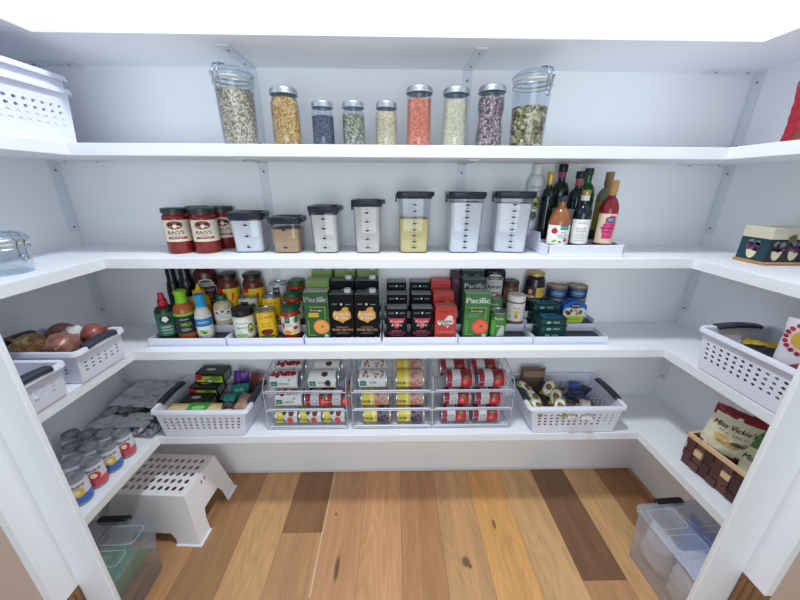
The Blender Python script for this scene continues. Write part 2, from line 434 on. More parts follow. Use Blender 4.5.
def clip_jar(label, loc, r, h, cont, fill, ang, lid_tilt=0):
    t = thing('clip_top_jar', label, 'jar', loc, 0, 'clip top glass jars')
    h *= .975; hb = h-.035
    MB().lathe([(0, .004), (r*.8, .003), (r*.92, 0), (r*.96, .008), (r, hb*.45), (r*1.04, hb*.9), (r*1.08, hb*.96), (r*1.08, hb)], GLASS, 36).build('glass_body', t)
    if cont:
        hc = fill*h
        MB().lathe([(0, .006), (r*.86, .006), (r*.9, .012), (r*.955, hb*.45), (r*.975, hc-.004), (0, hc+.004)], cont, 32).build('contents', t)
    MB().lathe([(r*1.07, hb), (r*1.1, hb+.003), (r*1.07, hb+.006)], P((214, 204, 190), .5), 36).build('seal_ring', t)
    MB().lathe([(r*1.08, hb+.007), (r*1.12, hb+.012), (r*1.12, hb+.02), (r*1.04, hb+.028), (r*.8, hb+.035), (0, hb+.035)], GLASS, 36).build('glass_lid', t)
    w = MB(); n = 32
    for zz, rr in ((hb-.008, r*1.085), (hb+.017, r*1.13)):
        w.tube([(rr*math.sin(2*PI*k/n), -rr*math.cos(2*PI*k/n), zz) for k in range(n)], .0014, STEEL, 6, True)
    w.build('wire_band', t)
    c = MB(); rr = r*1.15; u = Vector((math.sin(ang), -math.cos(ang), 0)); s_ = Vector((math.cos(ang), math.sin(ang), 0))
    for q in (-.009, .009):
        c.tube([u*rr+s_*q+Vector((0, 0, z)) for z in (hb-.03, hb-.008)]+[u*(rr+.006)+s_*q+Vector((0, 0, hb+.012)), u*(rr-.004)+s_*q+Vector((0, 0, hb+.034)), u*(rr-.03)+s_*q*.8+Vector((0, 0, hb+.038))], .0024, STEEL)
    c.tube([u*(rr+.003)+s_*(.008*math.cos(a))+Vector((0, 0, hb-.036+.009*math.sin(a))) for a in [2*PI*k/14 for k in range(14)]], .0028, STEEL, 6, True)
    c.tube([u*(rr+.004)+s_*q+Vector((0, 0, hb-.006)) for q in (-.011, .011)], .0034, STEEL)
    c.build('wire_clasp', t)
    return t
clip_jar('large clip top glass jar full of rolled oats', (-.532, 1.215, z2), .057, .23, OATS, .74, -.35)
clip_jar('large clip top glass jar half full of pistachios', (.432, 1.215, z2), .057, .232, PIST, .56, .45)
clip_jar('empty clip top glass jar on the left side shelf', (-1.135, .93, Z[3]), .056, .118, None, 0, 1.5)

# ------------------------------------------------------------------ canisters on the middle shelf
SMOKE = P((38, 44, 60), .25, var=.05)
def canister(label, loc, w, d, h, cont, fill, marks, rz=0, group='lidded canisters of flour and sugar'):
    t = thing('food_canister', label, 'canister', loc, rz, group)
    wb = w*.89; hb = h-.016
    def W(z): return wb+(w-wb)*z/hb
    dd = d/w
    MB().loft([rrect(W(z)-(.004 if z == 0 else 0), (W(z)-(.004 if z == 0 else 0))*dd, .018, z) for z in (0, .004, hb*.5, hb)], PLASTIC, True, False).build('clear_body', t)
    hc = fill*h
    MB().loft([rrect(W(z)-.007, W(z)*dd-.007, .016, z) for z in (.004, hc*.5, hc)], cont, True, True).build('contents', t)
    m = MB(); zt = hb
    m.loft([rrect(w+.004, d+.004, .02, zt-.012), rrect(w+.008, d+.008, .022, zt-.008), rrect(w+.012, d+.012, .024, zt), rrect(w+.014, d+.014, .024, zt+.008), rrect(w+.008, d+.008, .02, zt+.012), rrect(w-.012, d-.012, .016, zt+.010), rrect(w-.02, d-.02, .014, zt+.006)], SMOKE, False, True)
    ld = m.build('lid', t)
    f = MB(); f.box(-.028, .028, -d/2-.013, -d/2+.02, zt+.006, zt+.014, SMOKE, bev=.003); f.build('pour_flap', ld)
    f = MB(); f.box(w/2-.002, w/2+.014, -.022, .022, zt-.004, zt+.012, SMOKE, bev=.003); f.build('lid_tab', ld)
    f = MB(); f.box(-w/2-.01, -w/2-.004, -.016, .016, zt-.026, zt+.004, SMOKE, bev=.002); f.build('lid_hinge', ld)
    D = Decal(); n = marks
    for k in range(n):
        z = .022+(hb-.055)*k/max(1, n-1) if n > 1 else .03
        D.ell(0, z, .007, .0035, SMOKE, 2); D.rect(-.014, -.009, z-.0006, z+.0006, SMOKE, 1); D.rect(.009, .014, z-.0006, z+.0006, SMOKE, 1)
        D.rect(-.006, .006, z+.0095, z+.0107, GREY, 1)
    D.build('measure_marks', t, lambda x, y, z: (x, -(W(y)*dd)/2-.0008-z, y))
    return t
FLOUR = P((232, 225, 212), .9, var=.05, scale=60, bump=.2); SUGAR = P((242, 241, 240), .8, var=.02, scale=90, bump=.15)
BRSUG = P((202, 164, 124), .9, var=.1, scale=60, bump=.4); OATF = P((226, 216, 204), .9, var=.06, scale=120, bump=.2); CMEAL = P((236, 216, 148), .9, var=.04, scale=90)
z3 = Z[3]
canister('short wide canister of white sugar, leftmost beside the red sauce jars', (-.572, 1.275, z3), .118, .12, .152, SUGAR, .78, 3, .12)
canister('low canister of brown sugar with dark lid', (-.424, 1.265, z3), .108, .12, .136, BRSUG, .66, 2)
canister('medium canister of off white flour between brown sugar and oat flour', (-.277, 1.265, z3), .102, .12, .176, FLOUR, .80, 4)
canister('medium tall canister of greyish oat flour with dark lid', (-.118, 1.265, z3), .103, .12, .198, OATF, .86, 5)
canister('tall canister half full of yellow cornmeal', (.056, 1.27, z3), .120, .12, .226, CMEAL, .56, 8)
canister('tall canister of white sugar right of the yellow cornmeal', (.248, 1.27, z3), .126, .12, .226, SUGAR, .82, 8)
canister('rightmost tall canister of white flour beside the bottle tray', (.432, 1.275, z3), .134, .12, .228, SUGAR, .80, 8, -.16)

# ------------------------------------------------------------------ lathe bottle / jar / can helpers
def bottle(name, label, cat, loc, r, h, sh, nr, nz, cap, bodym, capm, lab=None, group=None, capr=None, rz=0, neckm=None, sx=1, sy=1, foot=None, liquid=None):
    """r radius, sh shoulder height, nr neck radius, nz neck start height, cap height"""
    t = thing(name, label, cat, loc, abs(rz)*.3+.7*math.atan2(-loc[0], loc[1]), group)      # labels were turned towards the doorway
    pr = [(0, .003), (r*.75, .002), (r*.93, 0), (r, .005), (r, sh*.5), (r, sh)]
    for k in range(1, 6):
        u = k/5; a = u*PI/2
        pr.append((nr+(r-nr)*(math.cos(a)*.65+(1-u)*.35), sh+(nz-sh)*(math.sin(a)*.55+u*.45)))
    pr += [(nr, h-cap), (nr*.98, h-cap*.5)]
    MB().lathe(pr, bodym, 28, sx=sx, sy=sy).build('bottle_body', t)
    cr = capr or nr*1.15
    if callable(capm): capm(t, h, cap, cr)
    else:
        MB().lathe([(cr*.96, h-cap), (cr, h-cap+.001), (cr, h-.003), (cr*.9, h), (0, h)], capm, 24).build('cap', t)
    if neckm:
        zz = neckm[1]; MB().lathe([(nr+.0008, zz), (nr+.0012, zz+.002), (nr+.0012, h-cap)], neckm[0], 24).build('neck_wrap', t)
    if lab:
        D = Decal(); lab(D, r)
        o = D.build('printed_label', t, (lambda x, y, z: (sx*(r+.0004+z)*math.sin(x/r), -sy*(r+.0004+z)*math.cos(x/r), y)), cut=r*.22)
    return t

# tomato sauce jars
SAUCE = P((128, 30, 26), .25, var=.15, scale=30)
PAPER = P((226, 216, 194), .6, var=.02)
def sauce_label(D, r):
    w = r*1.15
    D.rect(-w, w*1.35, .045, .122, PAPER, 1)
    D.ell(-.004, .104, .026, .0145, P((88, 40, 36), .6), 2, 20); D.ell(-.004, .104, .024, .0125, P((176, 60, 48), .6), 3, 20)
    D.ell(-.016, .106, .008, .007, INK, 4); D.ell(.010, .107, .007, .006, INK, 4); D.rect(-.008, .002, .094, .106, CREAM, 4); D.poly([(-.02, .097), (-.008, .1), (-.008, .103), (-.02, .101)], CREAM, 4); D.poly([(.002, .1), (.012, .097), (.014, .1), (.002, .104)], CREAM, 4)
    D.text("RAO'S", -.004, .0775, .018, INK, 3, width=.05, bold=.0003); D.text('HOMEMADE', -.004, .067, .005, INK, 3, width=.03)
    D.rect(-.031, .029, .0545, .0625, P((160, 28, 48), .5), 2); D.text('MARINARA', -.002, .0585, .006, CREAM, 4, width=.04)
    D.lines(.058, .112, .018, 11, .005, GREY, 2)
s0 = bottle('sauce_jar', 'front left jar of red tomato sauce with dark green lid', 'jar', (-.826, 1.24, z3), .0445, .163, .126, .039, .14, .018, SAUCE, P((34, 54, 50), .4), sauce_label, 'red tomato sauce jars', capr=.0435, rz=-.12)
dup(s0, 'front right jar of red tomato sauce, beside the white sugar canister', (-.729, 1.245, z3))
dup(s0, 'back left jar of red tomato sauce, almost hidden behind the front pair', (-.800, 1.340, z3))
dup(s0, 'back right jar of red tomato sauce, seen between front jar and canister', (-.706, 1.340, z3))

# bottle tray on the middle shelf
TRX0, TRX1, TRY0, TRY1 = .534, .815, 1.145, 1.385
t = thing('bottle_tray', 'white two level tray holding the oil and vinegar bottles', 'tray', ((TRX0+TRX1)/2, 0, z3))
hw = (TRX1-TRX0)/2
m = MB(); m.box(-hw, hw, TRY0, TRY1, 0, .012, WHITEPL, bev=.003)
m.box(-hw, hw, TRY0, TRY0+.005, .01, .044, WHITEPL, bev=.002)
m.box(-hw+.004, hw-.004, 1.232, TRY1-.006, .01, .05, WHITEPL, bev=.002)
for s_ in (-1, 1): m.prism([(TRY0, .01), (TRY1, .01), (TRY1, .078), (1.235, .078), (1.222, .044), (TRY0, .044)], 'x', s_*hw, s_*(hw-.005), WHITEPL)
m.box(-hw, hw, TRY1-.005, TRY1, .01, .078, WHITEPL)
m.build('tray_body', t, smooth=0)
MB().box(-hw+.008, hw-.008, 1.152, 1.23, .0118, .0135, DARKPL).build('grip_mat', t, smooth=0)
MB().box(-hw+.008, hw-.008, 1.236, 1.376, .0498, .0512, DARKPL).build('grip_mat', t, smooth=0)
zf, zr = z3+.0138, z3+.0514
def lab_acv(D, r):
    D.rect(-r*1.3, r*1.3, .03, .098, WHITE, 1); D.rect(.000, .030, .083, .098, TEAL, 2); D.text('ORGANIC', .014, .0905, .005, WHITE, 3, width=.024)
    D.ell(-.018, .078, .011, .010, RED, 2); D.ell(-.017, .089, .002, .004, GREEN, 3); D.text('RAW', .012, .073, .007, INK, 3); D.text('Apple Cider', .010, .064, .0065, INK, 3, width=.036); D.text('VINEGAR', .010, .056, .006, INK, 3, width=.03)
    D.ell(-.015, .043, .009, .004, LIME, 2, rot=20); D.ell(.004, .040, .006, .003, GREEN, 2, rot=-20); D.ell(.022, .046, .007, .007, P((214, 80, 90), .5), 2)
G_ = 'oil and vinegar bottles in the tray'
bottle('vinegar_bottle', 'amber cider vinegar bottle with apple on white label', 'bottle', (.583, 1.190, zf), .037, .198, .108, .0135, .16, .02, P((150, 92, 56), .15, var=.06, spec=.6), P((44, 60, 72), .4), lab_acv, G_, capr=.0165, rz=-.1)
def lab_bal(D, r):
    D.rect(-r*1.25, r*1.25, .032, .118, WHITE, 1); D.text('ALESSI', .002, .106, .008, GREY, 3, width=.03); D.text('BALSAMIC', .0, .086, .006, INK, 3, width=.034); D.text('VINEGAR', .0, .077, .006, INK, 3, width=.03); D.lines(0, .068, .034, 5, .006, GREY, 2)
bottle('vinegar_bottle', 'near black balsamic bottle with plain white label and gold cap', 'bottle', (.662, 1.190, zf), .030, .217, .135, .013, .170, .018, P((16, 26, 36), .12, var=.05, spec=.6), P((190, 160, 92), .3, metal=.6), lab_bal, G_, neckm=(WHITE, .182))
def lab_rwv(D, r):
    D.rect(-r*1.25, r*1.25, .033, .138, P((226, 206, 180), .6), 1); D.poly([(-.012, .05), (.02, .05), (.026, .10), (.022, .13), (.004, .133), (-.006, .12), (-.016, .09)], PINK, 2)
    D.ell(.006, .118, .016, .010, INK, 3); D.ell(.006, .118, .012, .007, P((120, 140, 170), .5), 4); D.text('Napa Valley', .002, .100, .008, INK, 4, width=.036); D.text('Red Wine', .0, .088, .011, INK, 4, width=.04, bold=.0003); D.text('Vinegar', .0, .076, .009, INK, 4, width=.034); D.lines(0, .062, .03, 2, .006, INK, 4)
bottle('vinegar_bottle', 'red wine vinegar bottle with pink label, rightmost in tray', 'bottle', (.757, 1.192, zf), .031, .250, .150, .0125, .195, .05, P((132, 26, 38), .12, var=.06, spec=.6), P((196, 150, 92), .4), lab_rwv, G_, capr=.0145, rz=.1)
DKGL = P((14, 36, 30), .1, var=.1, spec=.6)
def lab_oo(D, r): D.rect(-r*1.2, r*1.2, .02, .11, P((206, 204, 190), .6), 1); D.lines(0, .1, .03, 4, .008, GREY, 2); D.ell(-.004, .05, .012, .008, P((120, 150, 60), .6), 2)
bottle('oil_bottle', 'slim dark green bottle with gold foil neck, leftmost in tray', 'bottle', (.570, 1.285, zr), .024, .242, .15, .011, .188, .045, DKGL, P((204, 170, 92), .35, metal=.5), None, G_, capr=.0135)
bottle('oil_bottle', 'tallest dark olive oil bottle with pink neck band and black cap', 'bottle', (.640, 1.340, zr), .032, .272, .175, .013, .21, .028, DKGL, BLACK, lab_oo, G_, capr=.0165, neckm=(P((150, 64, 84), .5), .222))
bottle('oil_bottle', 'second dark olive oil bottle with pink neck band, in front of the tallest', 'bottle', (.678, 1.276, zr), .031, .244, .150, .013, .185, .026, DKGL, BLACK, lab_oo, G_, capr=.0165, neckm=(P((176, 84, 104), .5), .194))
bottle('oil_bottle', 'bright green glass oil bottle with green cap at the back', 'bottle', (.744, 1.340, zr), .034, .258, .16, .014, .205, .026, P((28, 92, 40), .12, var=.1, spec=.6), P((26, 66, 42), .4), lab_oo, G_, capr=.0165)
def lab_wh(D, r): D.rect(-r*1.3, r*1.3, .03, .135, P((196, 190, 84), .6), 1); D.ell(.0, .115, .014, .010, INK, 2); D.text('White Wine', 0, .09, .009, INK, 3, width=.036); D.text('Vinegar', 0, .079, .008, INK, 3, width=.028)
bottle('vinegar_bottle', 'grey green vinegar bottle with yellow label and tan cap behind the red one', 'bottle', (.790, 1.278, zr), .031, .243, .15, .0125, .188, .05, P((140, 146, 128), .15, var=.06), P((150, 118, 84), .45), lab_wh, G_, capr=.0145)
def lab_av(D, r):
    D.text('Chosen', -.002, .188, .013, INK, 2, width=.034, shear=.2); D.text('Foods', .0, .172, .011, INK, 2, width=.028, shear=.2)
    D.ell(.002, .130, .017, .025, P((70, 110, 50), .5), 1); D.ell(.002, .128, .013, .020, P((186, 206, 120), .5), 2); D.ell(.002, .123, .008, .009, BROWN, 3); D.ell(.0, .080, .012, .016, P((70, 110, 50), .5), 1); D.text('OIL', 0, .06, .012, INK, 2)
bottle('spray_can', 'white avocado oil spray can in the tray behind the rightmost canister', 'spray can', (.548, 1.356, z3+.0515), .031, .270, .212, .014, .236, .034, P((228, 230, 236), .35), WHITE, lab_av, None, capr=.0145)

# ------------------------------------------------------------------ stepped organizers on the second lowest shelf
z4 = Z[4]; S1, S2, S3 = z4+.0185, z4+.0525, z4+.0855
ex = [-.990, -.684, -.378, -.068, .238, .540, .850]
def organizer(X0, X1):
    t = thing('tiered_organizer', '', 'organizer', ((X0+X1)/2, 0, z4), 0, 'white stepped organizers'); hw = (X1-X0)/2-.003
    m = MB()
    m.box(-hw, hw, 1.160, 1.258, 0, .016, WHITEPL, bev=.002); m.box(-hw, hw, 1.160, 1.165, 0, .036, WHITEPL, bev=.002)
    m.box(-hw, hw, 1.258, 1.324, 0, .050, WHITEPL, bev=.002); m.box(-hw, hw, 1.324, 1.390, 0, .083, WHITEPL, bev=.002)
    for s_ in (-1, 1):
        m.prism([(1.16, 0), (1.39, 0), (1.39, .100), (1.330, .100), (1.324, .068), (1.264, .068), (1.258, .036), (1.16, .036)], 'x', s_*(hw-.003), s_*hw, WHITEPL)
    m.build('stepped_body', t, smooth=0)
    for y0, y1, zz in ((1.168, 1.256, .0160), (1.262, 1.322, .0500), (1.328, 1.388, .0830)):
        MB().box(-hw+.006, hw-.006, y0, y1, zz-.0005, zz+.002, DARKPL).build('grip_mat', t, smooth=0)
    return t
ol = ['leftmost white stepped organizer, under the bottled sauces', 'second white stepped organizer from left, under salsa jars and a yellow bean can', 'third white stepped organizer from left, under the tall black broth cartons', 'fourth white stepped organizer from left, under the small black and red cartons', 'fifth white stepped organizer from left, under the white lidded butter jar', 'rightmost white stepped organizer, under the green fish tins']
o0 = organizer(ex[0], ex[1]); o0['label'] = ol[0]
for k in range(1, 6): dup(o0, ol[k], ((ex[k]+ex[k+1])/2, 0, z4))
R1, R2, R3 = 1.218, 1.290, 1.354

def lab_pep(D, r):
    D.rect(-r*1.35, r*1.35, .018, .112, P((40, 116, 92), .5), 1); D.ell(0, .086, .020, .02, P((20, 50, 44), .5), 2); D.poly([(-.012, .085), (0, .075), (.012, .085), (.006, .1), (-.006, .1)], WHITE, 3); D.text('GREEN', 0, .055, .012, WHITE, 3, width=.04); D.text('PEPPER', 0, .042, .010, WHITE, 3, width=.04); D.text('SAUCE', 0, .030, .008, WHITE, 3, width=.03)
def cap_pep(t, h, cap, cr):
    MB().lathe([(cr, h-cap), (cr*1.05, h-cap+.004), (cr, h-cap+.02), (cr*.7, h-cap+.026), (cr*.62, h-.004), (cr*.5, h), (0, h)], P((206, 26, 58), .4), 20).build('nozzle_cap', t)
bottle('sauce_bottle', 'green labelled pepper sauce bottle with red nozzle cap', 'bottle', (-.938, R1, S1), .0345, .188, .118, .015, .138, .05, P((44, 56, 34), .15, var=.1), cap_pep, lab_pep, None, capr=.0165, rz=-.12)
def lab_ord(D, r):
    D.rect(-r*1.35, r*1.35, .028, .112, P((24, 40, 44), .5), 1); D.rect(-r*1.35, r*1.35, .102, .112, LIME, 2); D.text('WILD', .004, .066, .02, LIME, 3, width=.036, bold=.0004); D.text('ITALIAN', .0, .088, .007, WHITE, 3, width=.03); D.lines(0, .048, .04, 2, .006, WHITE, 2)
def capflip(m_):
    def f(t, h, cap, cr):
        MB().lathe([(cr*1.06, h-cap), (cr*1.08, h-cap+.012), (cr, h-cap+.014), (cr*1.0, h-cap*.45), (cr*1.1, h-.006), (cr*1.12, h), (0, h)], m_, 24).build('flip_cap', t)
    return f
bottle('dressing_bottle', 'orange dressing bottle with lime green cap and dark label', 'bottle', (-.862, R1, S1), .037, .199, .118, .017, .152, .05, P((178, 96, 44), .2, var=.15, scale=60), capflip(P((140, 206, 44), .4)), lab_ord, None, capr=.0195)
def lab_ran(D, r):
    D.rect(-r*1.35, r*1.35, .018, .098, WHITE, 1); D.rect(-r*1.35, r*1.35, .055, .088, P((34, 130, 190), .5), 2); D.text('RANCH', 0, .072, .013, WHITE, 3, width=.038); D.text('ORGANIC', 0, .093, .005, INK, 3, width=.03); D.ell(-.008, .034, .010, .008, LIME, 2); D.ell(.008, .032, .009, .008, P((220, 214, 120), .5), 2); D.ell(0, .028, .008, .006, GREEN, 3)
bottle('dressing_bottle', 'white ranch dressing bottle with bright blue cap', 'bottle', (-.790, R1, S1), .030, .183, .092, .015, .132, .05, P((224, 222, 212), .3), capflip(P((40, 156, 214), .4)), lab_ran, None, capr=.0185)
def lab_hr(D, r):
    D.rect(-r*1.2, r*1.2, .022, .066, WHITE, 1); D.text('Horseradish', 0, .05, .009, INK, 3, width=.045); D.ell(0, .061, .007, .005, GREEN, 2); D.lines(0, .04, .04, 2, .006, INK, 2); D.ell(-.022, .056, .006, .005, RED, 2); D.ell(.022, .056, .006, .005, RED, 2)
bottle('condiment_jar', 'squat cream horseradish jar with green cap', 'jar', (-.742, R2-.004, S2), .037, .124, .074, .017, .098, .024, P((206, 192, 166), .3, var=.06), P((26, 96, 62), .4), lab_hr, None, capr=.0195)
def cap_mus(t, h, cap, cr):
    MB().lathe([(cr*1.5, h-cap), (cr*1.55, h-cap+.012), (cr*.95, h-cap+.022), (cr*.5, h-.012), (cr*.35, h), (0, h)], P((244, 196, 20), .35), 20).build('nozzle_cap', t)
bottle('mustard_bottle', 'yellow squeeze mustard bottle behind the blue capped dressing', 'bottle', (-.832, R2, S2), .032, .166, .098, .02, .12, .044, P((232, 182, 24), .35), cap_mus, lambda D, r: (D.rect(-r, r, .03, .085, P((214, 150, 20), .5), 1), D.text('MUSTARD', 0, .06, .011, RED, 3, width=.045)), None, capr=.014, sx=1.15, sy=.9)
BLK = P((20, 22, 28), .2, var=.05)
bottle('soy_sauce_bottle', 'slim dark green bottle at the left back of the organizers', 'bottle', (-.974, R3, S3), .027, .226, .085, .018, .135, .03, P((24, 36, 32), .12, var=.1), RED, None, None)
bottle('soy_sauce_bottle', 'black soy sauce bottle with sloping shoulders beside the ketchup', 'bottle', (-.915, R3, S3), .035, .222, .070, .021, .150, .03, BLK, RED, lambda D, r: (D.rect(-r, r, .01, .07, P((190, 190, 186), .6), 1), D.text('SOY', 0, .045, .018, INK, 3)), None)
def lab_ket(D, r):
    D.poly([(-.034, .045), (.034, .045), (.034, .112), (.022, .118), (.020, .14), (0, .148), (-.020, .14), (-.022, .118), (-.034, .112)], P((196, 190, 190), .5), 1)
    D.poly([(-.030, .048), (.030, .048), (.030, .108), (.018, .114), (.016, .136), (0, .143), (-.016, .136), (-.018, .114), (-.030, .108)], P((48, 36, 38), .5), 2)
    D.rect(-.026, .026, .114, .130, P((196, 190, 190), .5), 3); D.text('HEINZ', 0, .122, .013, INK, 4, width=.036, bold=.0003); D.text('KETCHUP', 0, .096, .012, P((210, 204, 200), .5), 4, width=.044); D.ell(0, .07, .014, .012, RED, 3)
bottle('ketchup_bottle', 'dark red ketchup bottle with grey shield label', 'bottle', (-.830, R3, S3), .036, .226, .160, .022, .188, .036, P((70, 18, 24), .25, var=.1), WHITE, lab_ket, None, sx=1.25, sy=.88)
def lab_sal(D, r):
    D.rect(-r*1.4, r*1.4, .03, .108, P((232, 190, 28), .5), 1); D.poly([(.008, .085), (.016, .09), (.019, .08), (.016, .065), (.008, .055), (.006, .058), (.011, .068), (.012, .078)], RED, 2); D.rect(-r*1.4, -r*.5, .09, .108, RED, 2); D.text('SALSA', -.016, .064, .012, P((150, 40, 20), .5), 3, width=.028)
SALS = P((92, 40, 30), .3, var=.25, scale=60)
a0 = bottle('salsa_jar', 'left dark salsa jar with yellow chili pepper label', 'jar', (-.734, R3-.006, S3), .0425, .168, .118, .034, .142, .018, SALS, BLACK, lab_sal, 'dark salsa jars with yellow labels', capr=.0375)
dup(a0, 'right dark salsa jar with yellow chili pepper label', (-.628, R3-.006, S3))
def lab_mayo(D, r):
    D.rect(-r*1.4, r*1.4, .012, .088, P((236, 238, 230), .5), 1); D.text('Avocado', -.006, .072, .010, INK, 3, width=.044); D.text('MAYO', -.010, .052, .014, GREEN, 3, width=.034, bold=.0003); D.text('OIL', -.012, .036, .010, GREEN, 3)
    D.ell(.026, .046, .013, .022, P((60, 110, 50), .5), 2); D.ell(.026, .044, .010, .018, P((190, 210, 120), .5), 3); D.ell(.026, .040, .006, .007, P((100, 70, 40), .5), 4); D.ell(-.01, .022, .025, .006, LIME, 2)
mj = bottle('mayonnaise_jar', 'front white avocado mayonnaise jar with black lid', 'jar', (-.630, R1, S1), .0395, .128, .090, .036, .098, .030, P((230, 230, 216), .4), BLACK, lab_mayo, 'avocado mayonnaise jars', capr=.0405)
def lab_ol(D, r):
    D.rect(-r*1.4, r*1.4, .012, .09, P((206, 210, 196), .5), 1); D.rect(-.03, .002, .072, .096, INK, 2); D.text('OLIVES', -.014, .083, .006, WHITE, 3, width=.024); D.ell(.018, .08, .012, .008, P((90, 120, 70), .5), 2); D.ell(.02, .06, .008, .012, P((110, 150, 90), .5), 2)

def tin(name, label, loc, r, h, lab, group=None, endm=STEEL, rz=0, rot=None, cut=.25, cat='can', band=True):
    t = thing(name, label, cat, loc, rz if rot else .7*math.atan2(-loc[0], loc[1]), group)
    MB().lathe([(0, .002), (r*.9, .002), (r*.93, 0), (r*1.02, 0), (r*1.02, .003), (r, .004), (r, h-.004), (r*1.02, h-.003), (r*1.02, h), (r*.94, h), (r*.92, h-.004), (r*.6, h-.0035), (r*.55, h-.005), (0, h-.005)], endm, 28).build('can_body', t)
    if lab:
        D = Decal(); lab(D, r, h)
        D.build('wrap_label', t, cyl(r+.0003), cut=r*cut)
    if rot: t.rotation_euler = rot
    return t
def lab_can_olive(D, r, h):
    c = PI*r*.99; D.rect(-c, c, .006, h-.006, P((208, 212, 198), .5), 1); D.rect(-.03, .002, h*.62, h*.88, INK, 2); D.text('365', -.014, h*.75, .012, WHITE, 3); D.ell(.022, h*.6, .013, .018, P((110, 150, 90), .5), 2); D.ell(.020, h*.72, .010, .008, P((60, 90, 60), .5), 2)
tin('food_can', 'pale can with green fruit print behind the front mayonnaise jar', (-.632, R2-.002, S2), .036, .118, lab_can_olive)
def lab_bean(D, r, h):
    c = PI*r*.99; D.rect(-c, c, .005, h-.005, YELLOW, 1); D.rect(-.034, .034, h*.73, h*.92, YELLOW, 2)
    D.text('LUCK', 0, h*.80, .016, RED, 3, width=.050, bold=.0004); D.text('KIDNEY', .0, h*.58, .010, RED, 3, width=.034); D.text('BEANS', 0, h*.48, .010, RED, 3, width=.034); D.ell(.0, h*.28, .024, .014, P((130, 40, 36), .5), 2); D.ell(-.004, h*.3, .015, .007, P((90, 24, 26), .5), 3); D.ell(0, h*.12, .03, .007, P((60, 120, 60), .5), 2)
b0 = tin('food_can', 'front yellow can of kidney beans', (-.537, R1-.001, S1), .0365, .120, lab_bean, 'yellow kidney bean cans')
dup(b0, 'yellow can of kidney beans standing one step behind the front one', (-.535, R2-.002, S2))
def lab_wc(D, r, h):
    c = PI*r*.99; D.rect(-c, c, .005, h-.005, P((196, 200, 206), .5), 1); D.rect(-.022, .006, h*.66, h*.9, P((44, 50, 76), .5), 2); D.text('365', -.008, h*.78, .012, WHITE, 3); D.ell(.026, h*.5, .012, .02, P((120, 90, 70), .5), 2)
tin('food_can', 'white can with navy square on the top step behind bean cans', (-.522, R3-.002, S3), .037, .125, lab_wc)
def lab_gj(D, r):
    D.rect(-r*1.4, r*1.4, .022, .098, P((232, 226, 210), .5), 1); D.rect(-.022, -.002, .072, .098, P((40, 110, 84), .5), 2); D.text('365', -.012, .087, .008, WHITE, 3); D.text('Salsa', -.006, .062, .010, INK, 3, width=.022); D.ell(.024, .085, .010, .016, GREEN, 2, rot=-20); D.ell(.018, .05, .010, .008, RED, 2)
    D.ell(-.012, .032, .014, .010, ORANGE, 2); D.ell(.012, .034, .010, .008, YELLOW, 2); D.ell(-.030, .06, .006, .014, RED, 2)
g0 = bottle('salsa_jar', 'front red salsa jar with green lid beside the yellow bean can', 'jar', (-.440, R1, S1), .036, .136, .106, .031, .116, .02, P((176, 48, 30), .25, var=.2, scale=80), P((16, 92, 58), .35), lab_gj, 'red salsa jars with green lids', capr=.0335)
dup(g0, 'red salsa jar with green lid one step behind the front one', (-.444, R2-.002, S2))
dup(g0, 'red salsa jar with green lid on the top step, rearmost of three', (-.444, R3, S3))

# ------------------------------------------------------------------ cartons
def carton(name, label, loc, w, d, h, body, draw, group=None, top=None, cap=None, rz=0, cat='carton'):
    t = thing(name, label, cat, loc, rz, group)
    m = MB(); m.box(-w/2, w/2, -d/2, d/2, 0, h, body, bev=.002)
    m.box(-w/2+.002, w/2-.002, -d/2+.004, d/2-.004, h-.001, h+.0015, top or body)
    m.build('carton_body', t, smooth=0)
    if cap:
        MB().lathe([(.014, 0), (.0145, .012), (.013, .016), (0, .016)], cap, 20).build('screw_cap', t, (w*.24, 0, h+.001))
    D = Decal(); draw(D, w, h); D.build('printed_front', t, front(-d/2-.0003))
    return t
def pac(base, fruit, fruit2, title=WHITE, boxm=YELLOW):
    def f(D, w, h):
        D.text('Pacific', 0, h*.855, .033, title, 3, width=w*.92, bold=.0018)
        D.rect(-w*.36, w*.30, h*.60, h*.67, P((44, 84, 40), .5), 1)
        D.rect(-w*.33, w*.08, h*.49, h*.58, boxm, 2); D.text('ORGANIC', -w*.12, h*.535, .007, INK, 3, width=w*.34); D.text('Soup', -w*.02, h*.635, .011, WHITE, 3, width=w*.5)
        for q in ((-.36, .64, .10, .008), ): pass
        for x0, x1, y0, y1 in ((-.38, -.36, .10, .42), (-.38, -.1, .09, .105), (.33, .35, .45, .70), (-.3, .35, .695, .71)): D.rect(w*x0, w*x1, h*y0, h*y1, P((196, 190, 60), .5), 2)
        D.ell(w*.16, h*.28, w*.33, w*.33, fruit, 2, 24); D.ell(w*.16, h*.28, w*.28, w*.28, fruit2, 3, 24); D.ell(w*.2, h*.29, w*.06, w*.03, P((70, 40, 20), .5), 4, rot=30); D.ell(w*.34, h*.08, w*.09, w*.09, P((210, 220, 220), .5), 4)
    return f
PGREEN = P((34, 96, 52), .5, var=.06)
pc = carton('soup_carton', 'front dark green soup carton with a round orange squash picture', (-.324, 1.214, S1), .096, .062, .200, PGREEN, pac(PGREEN, P((226, 140, 60), .5), P((240, 164, 84), .5)), None, P((190, 200, 190), .5))
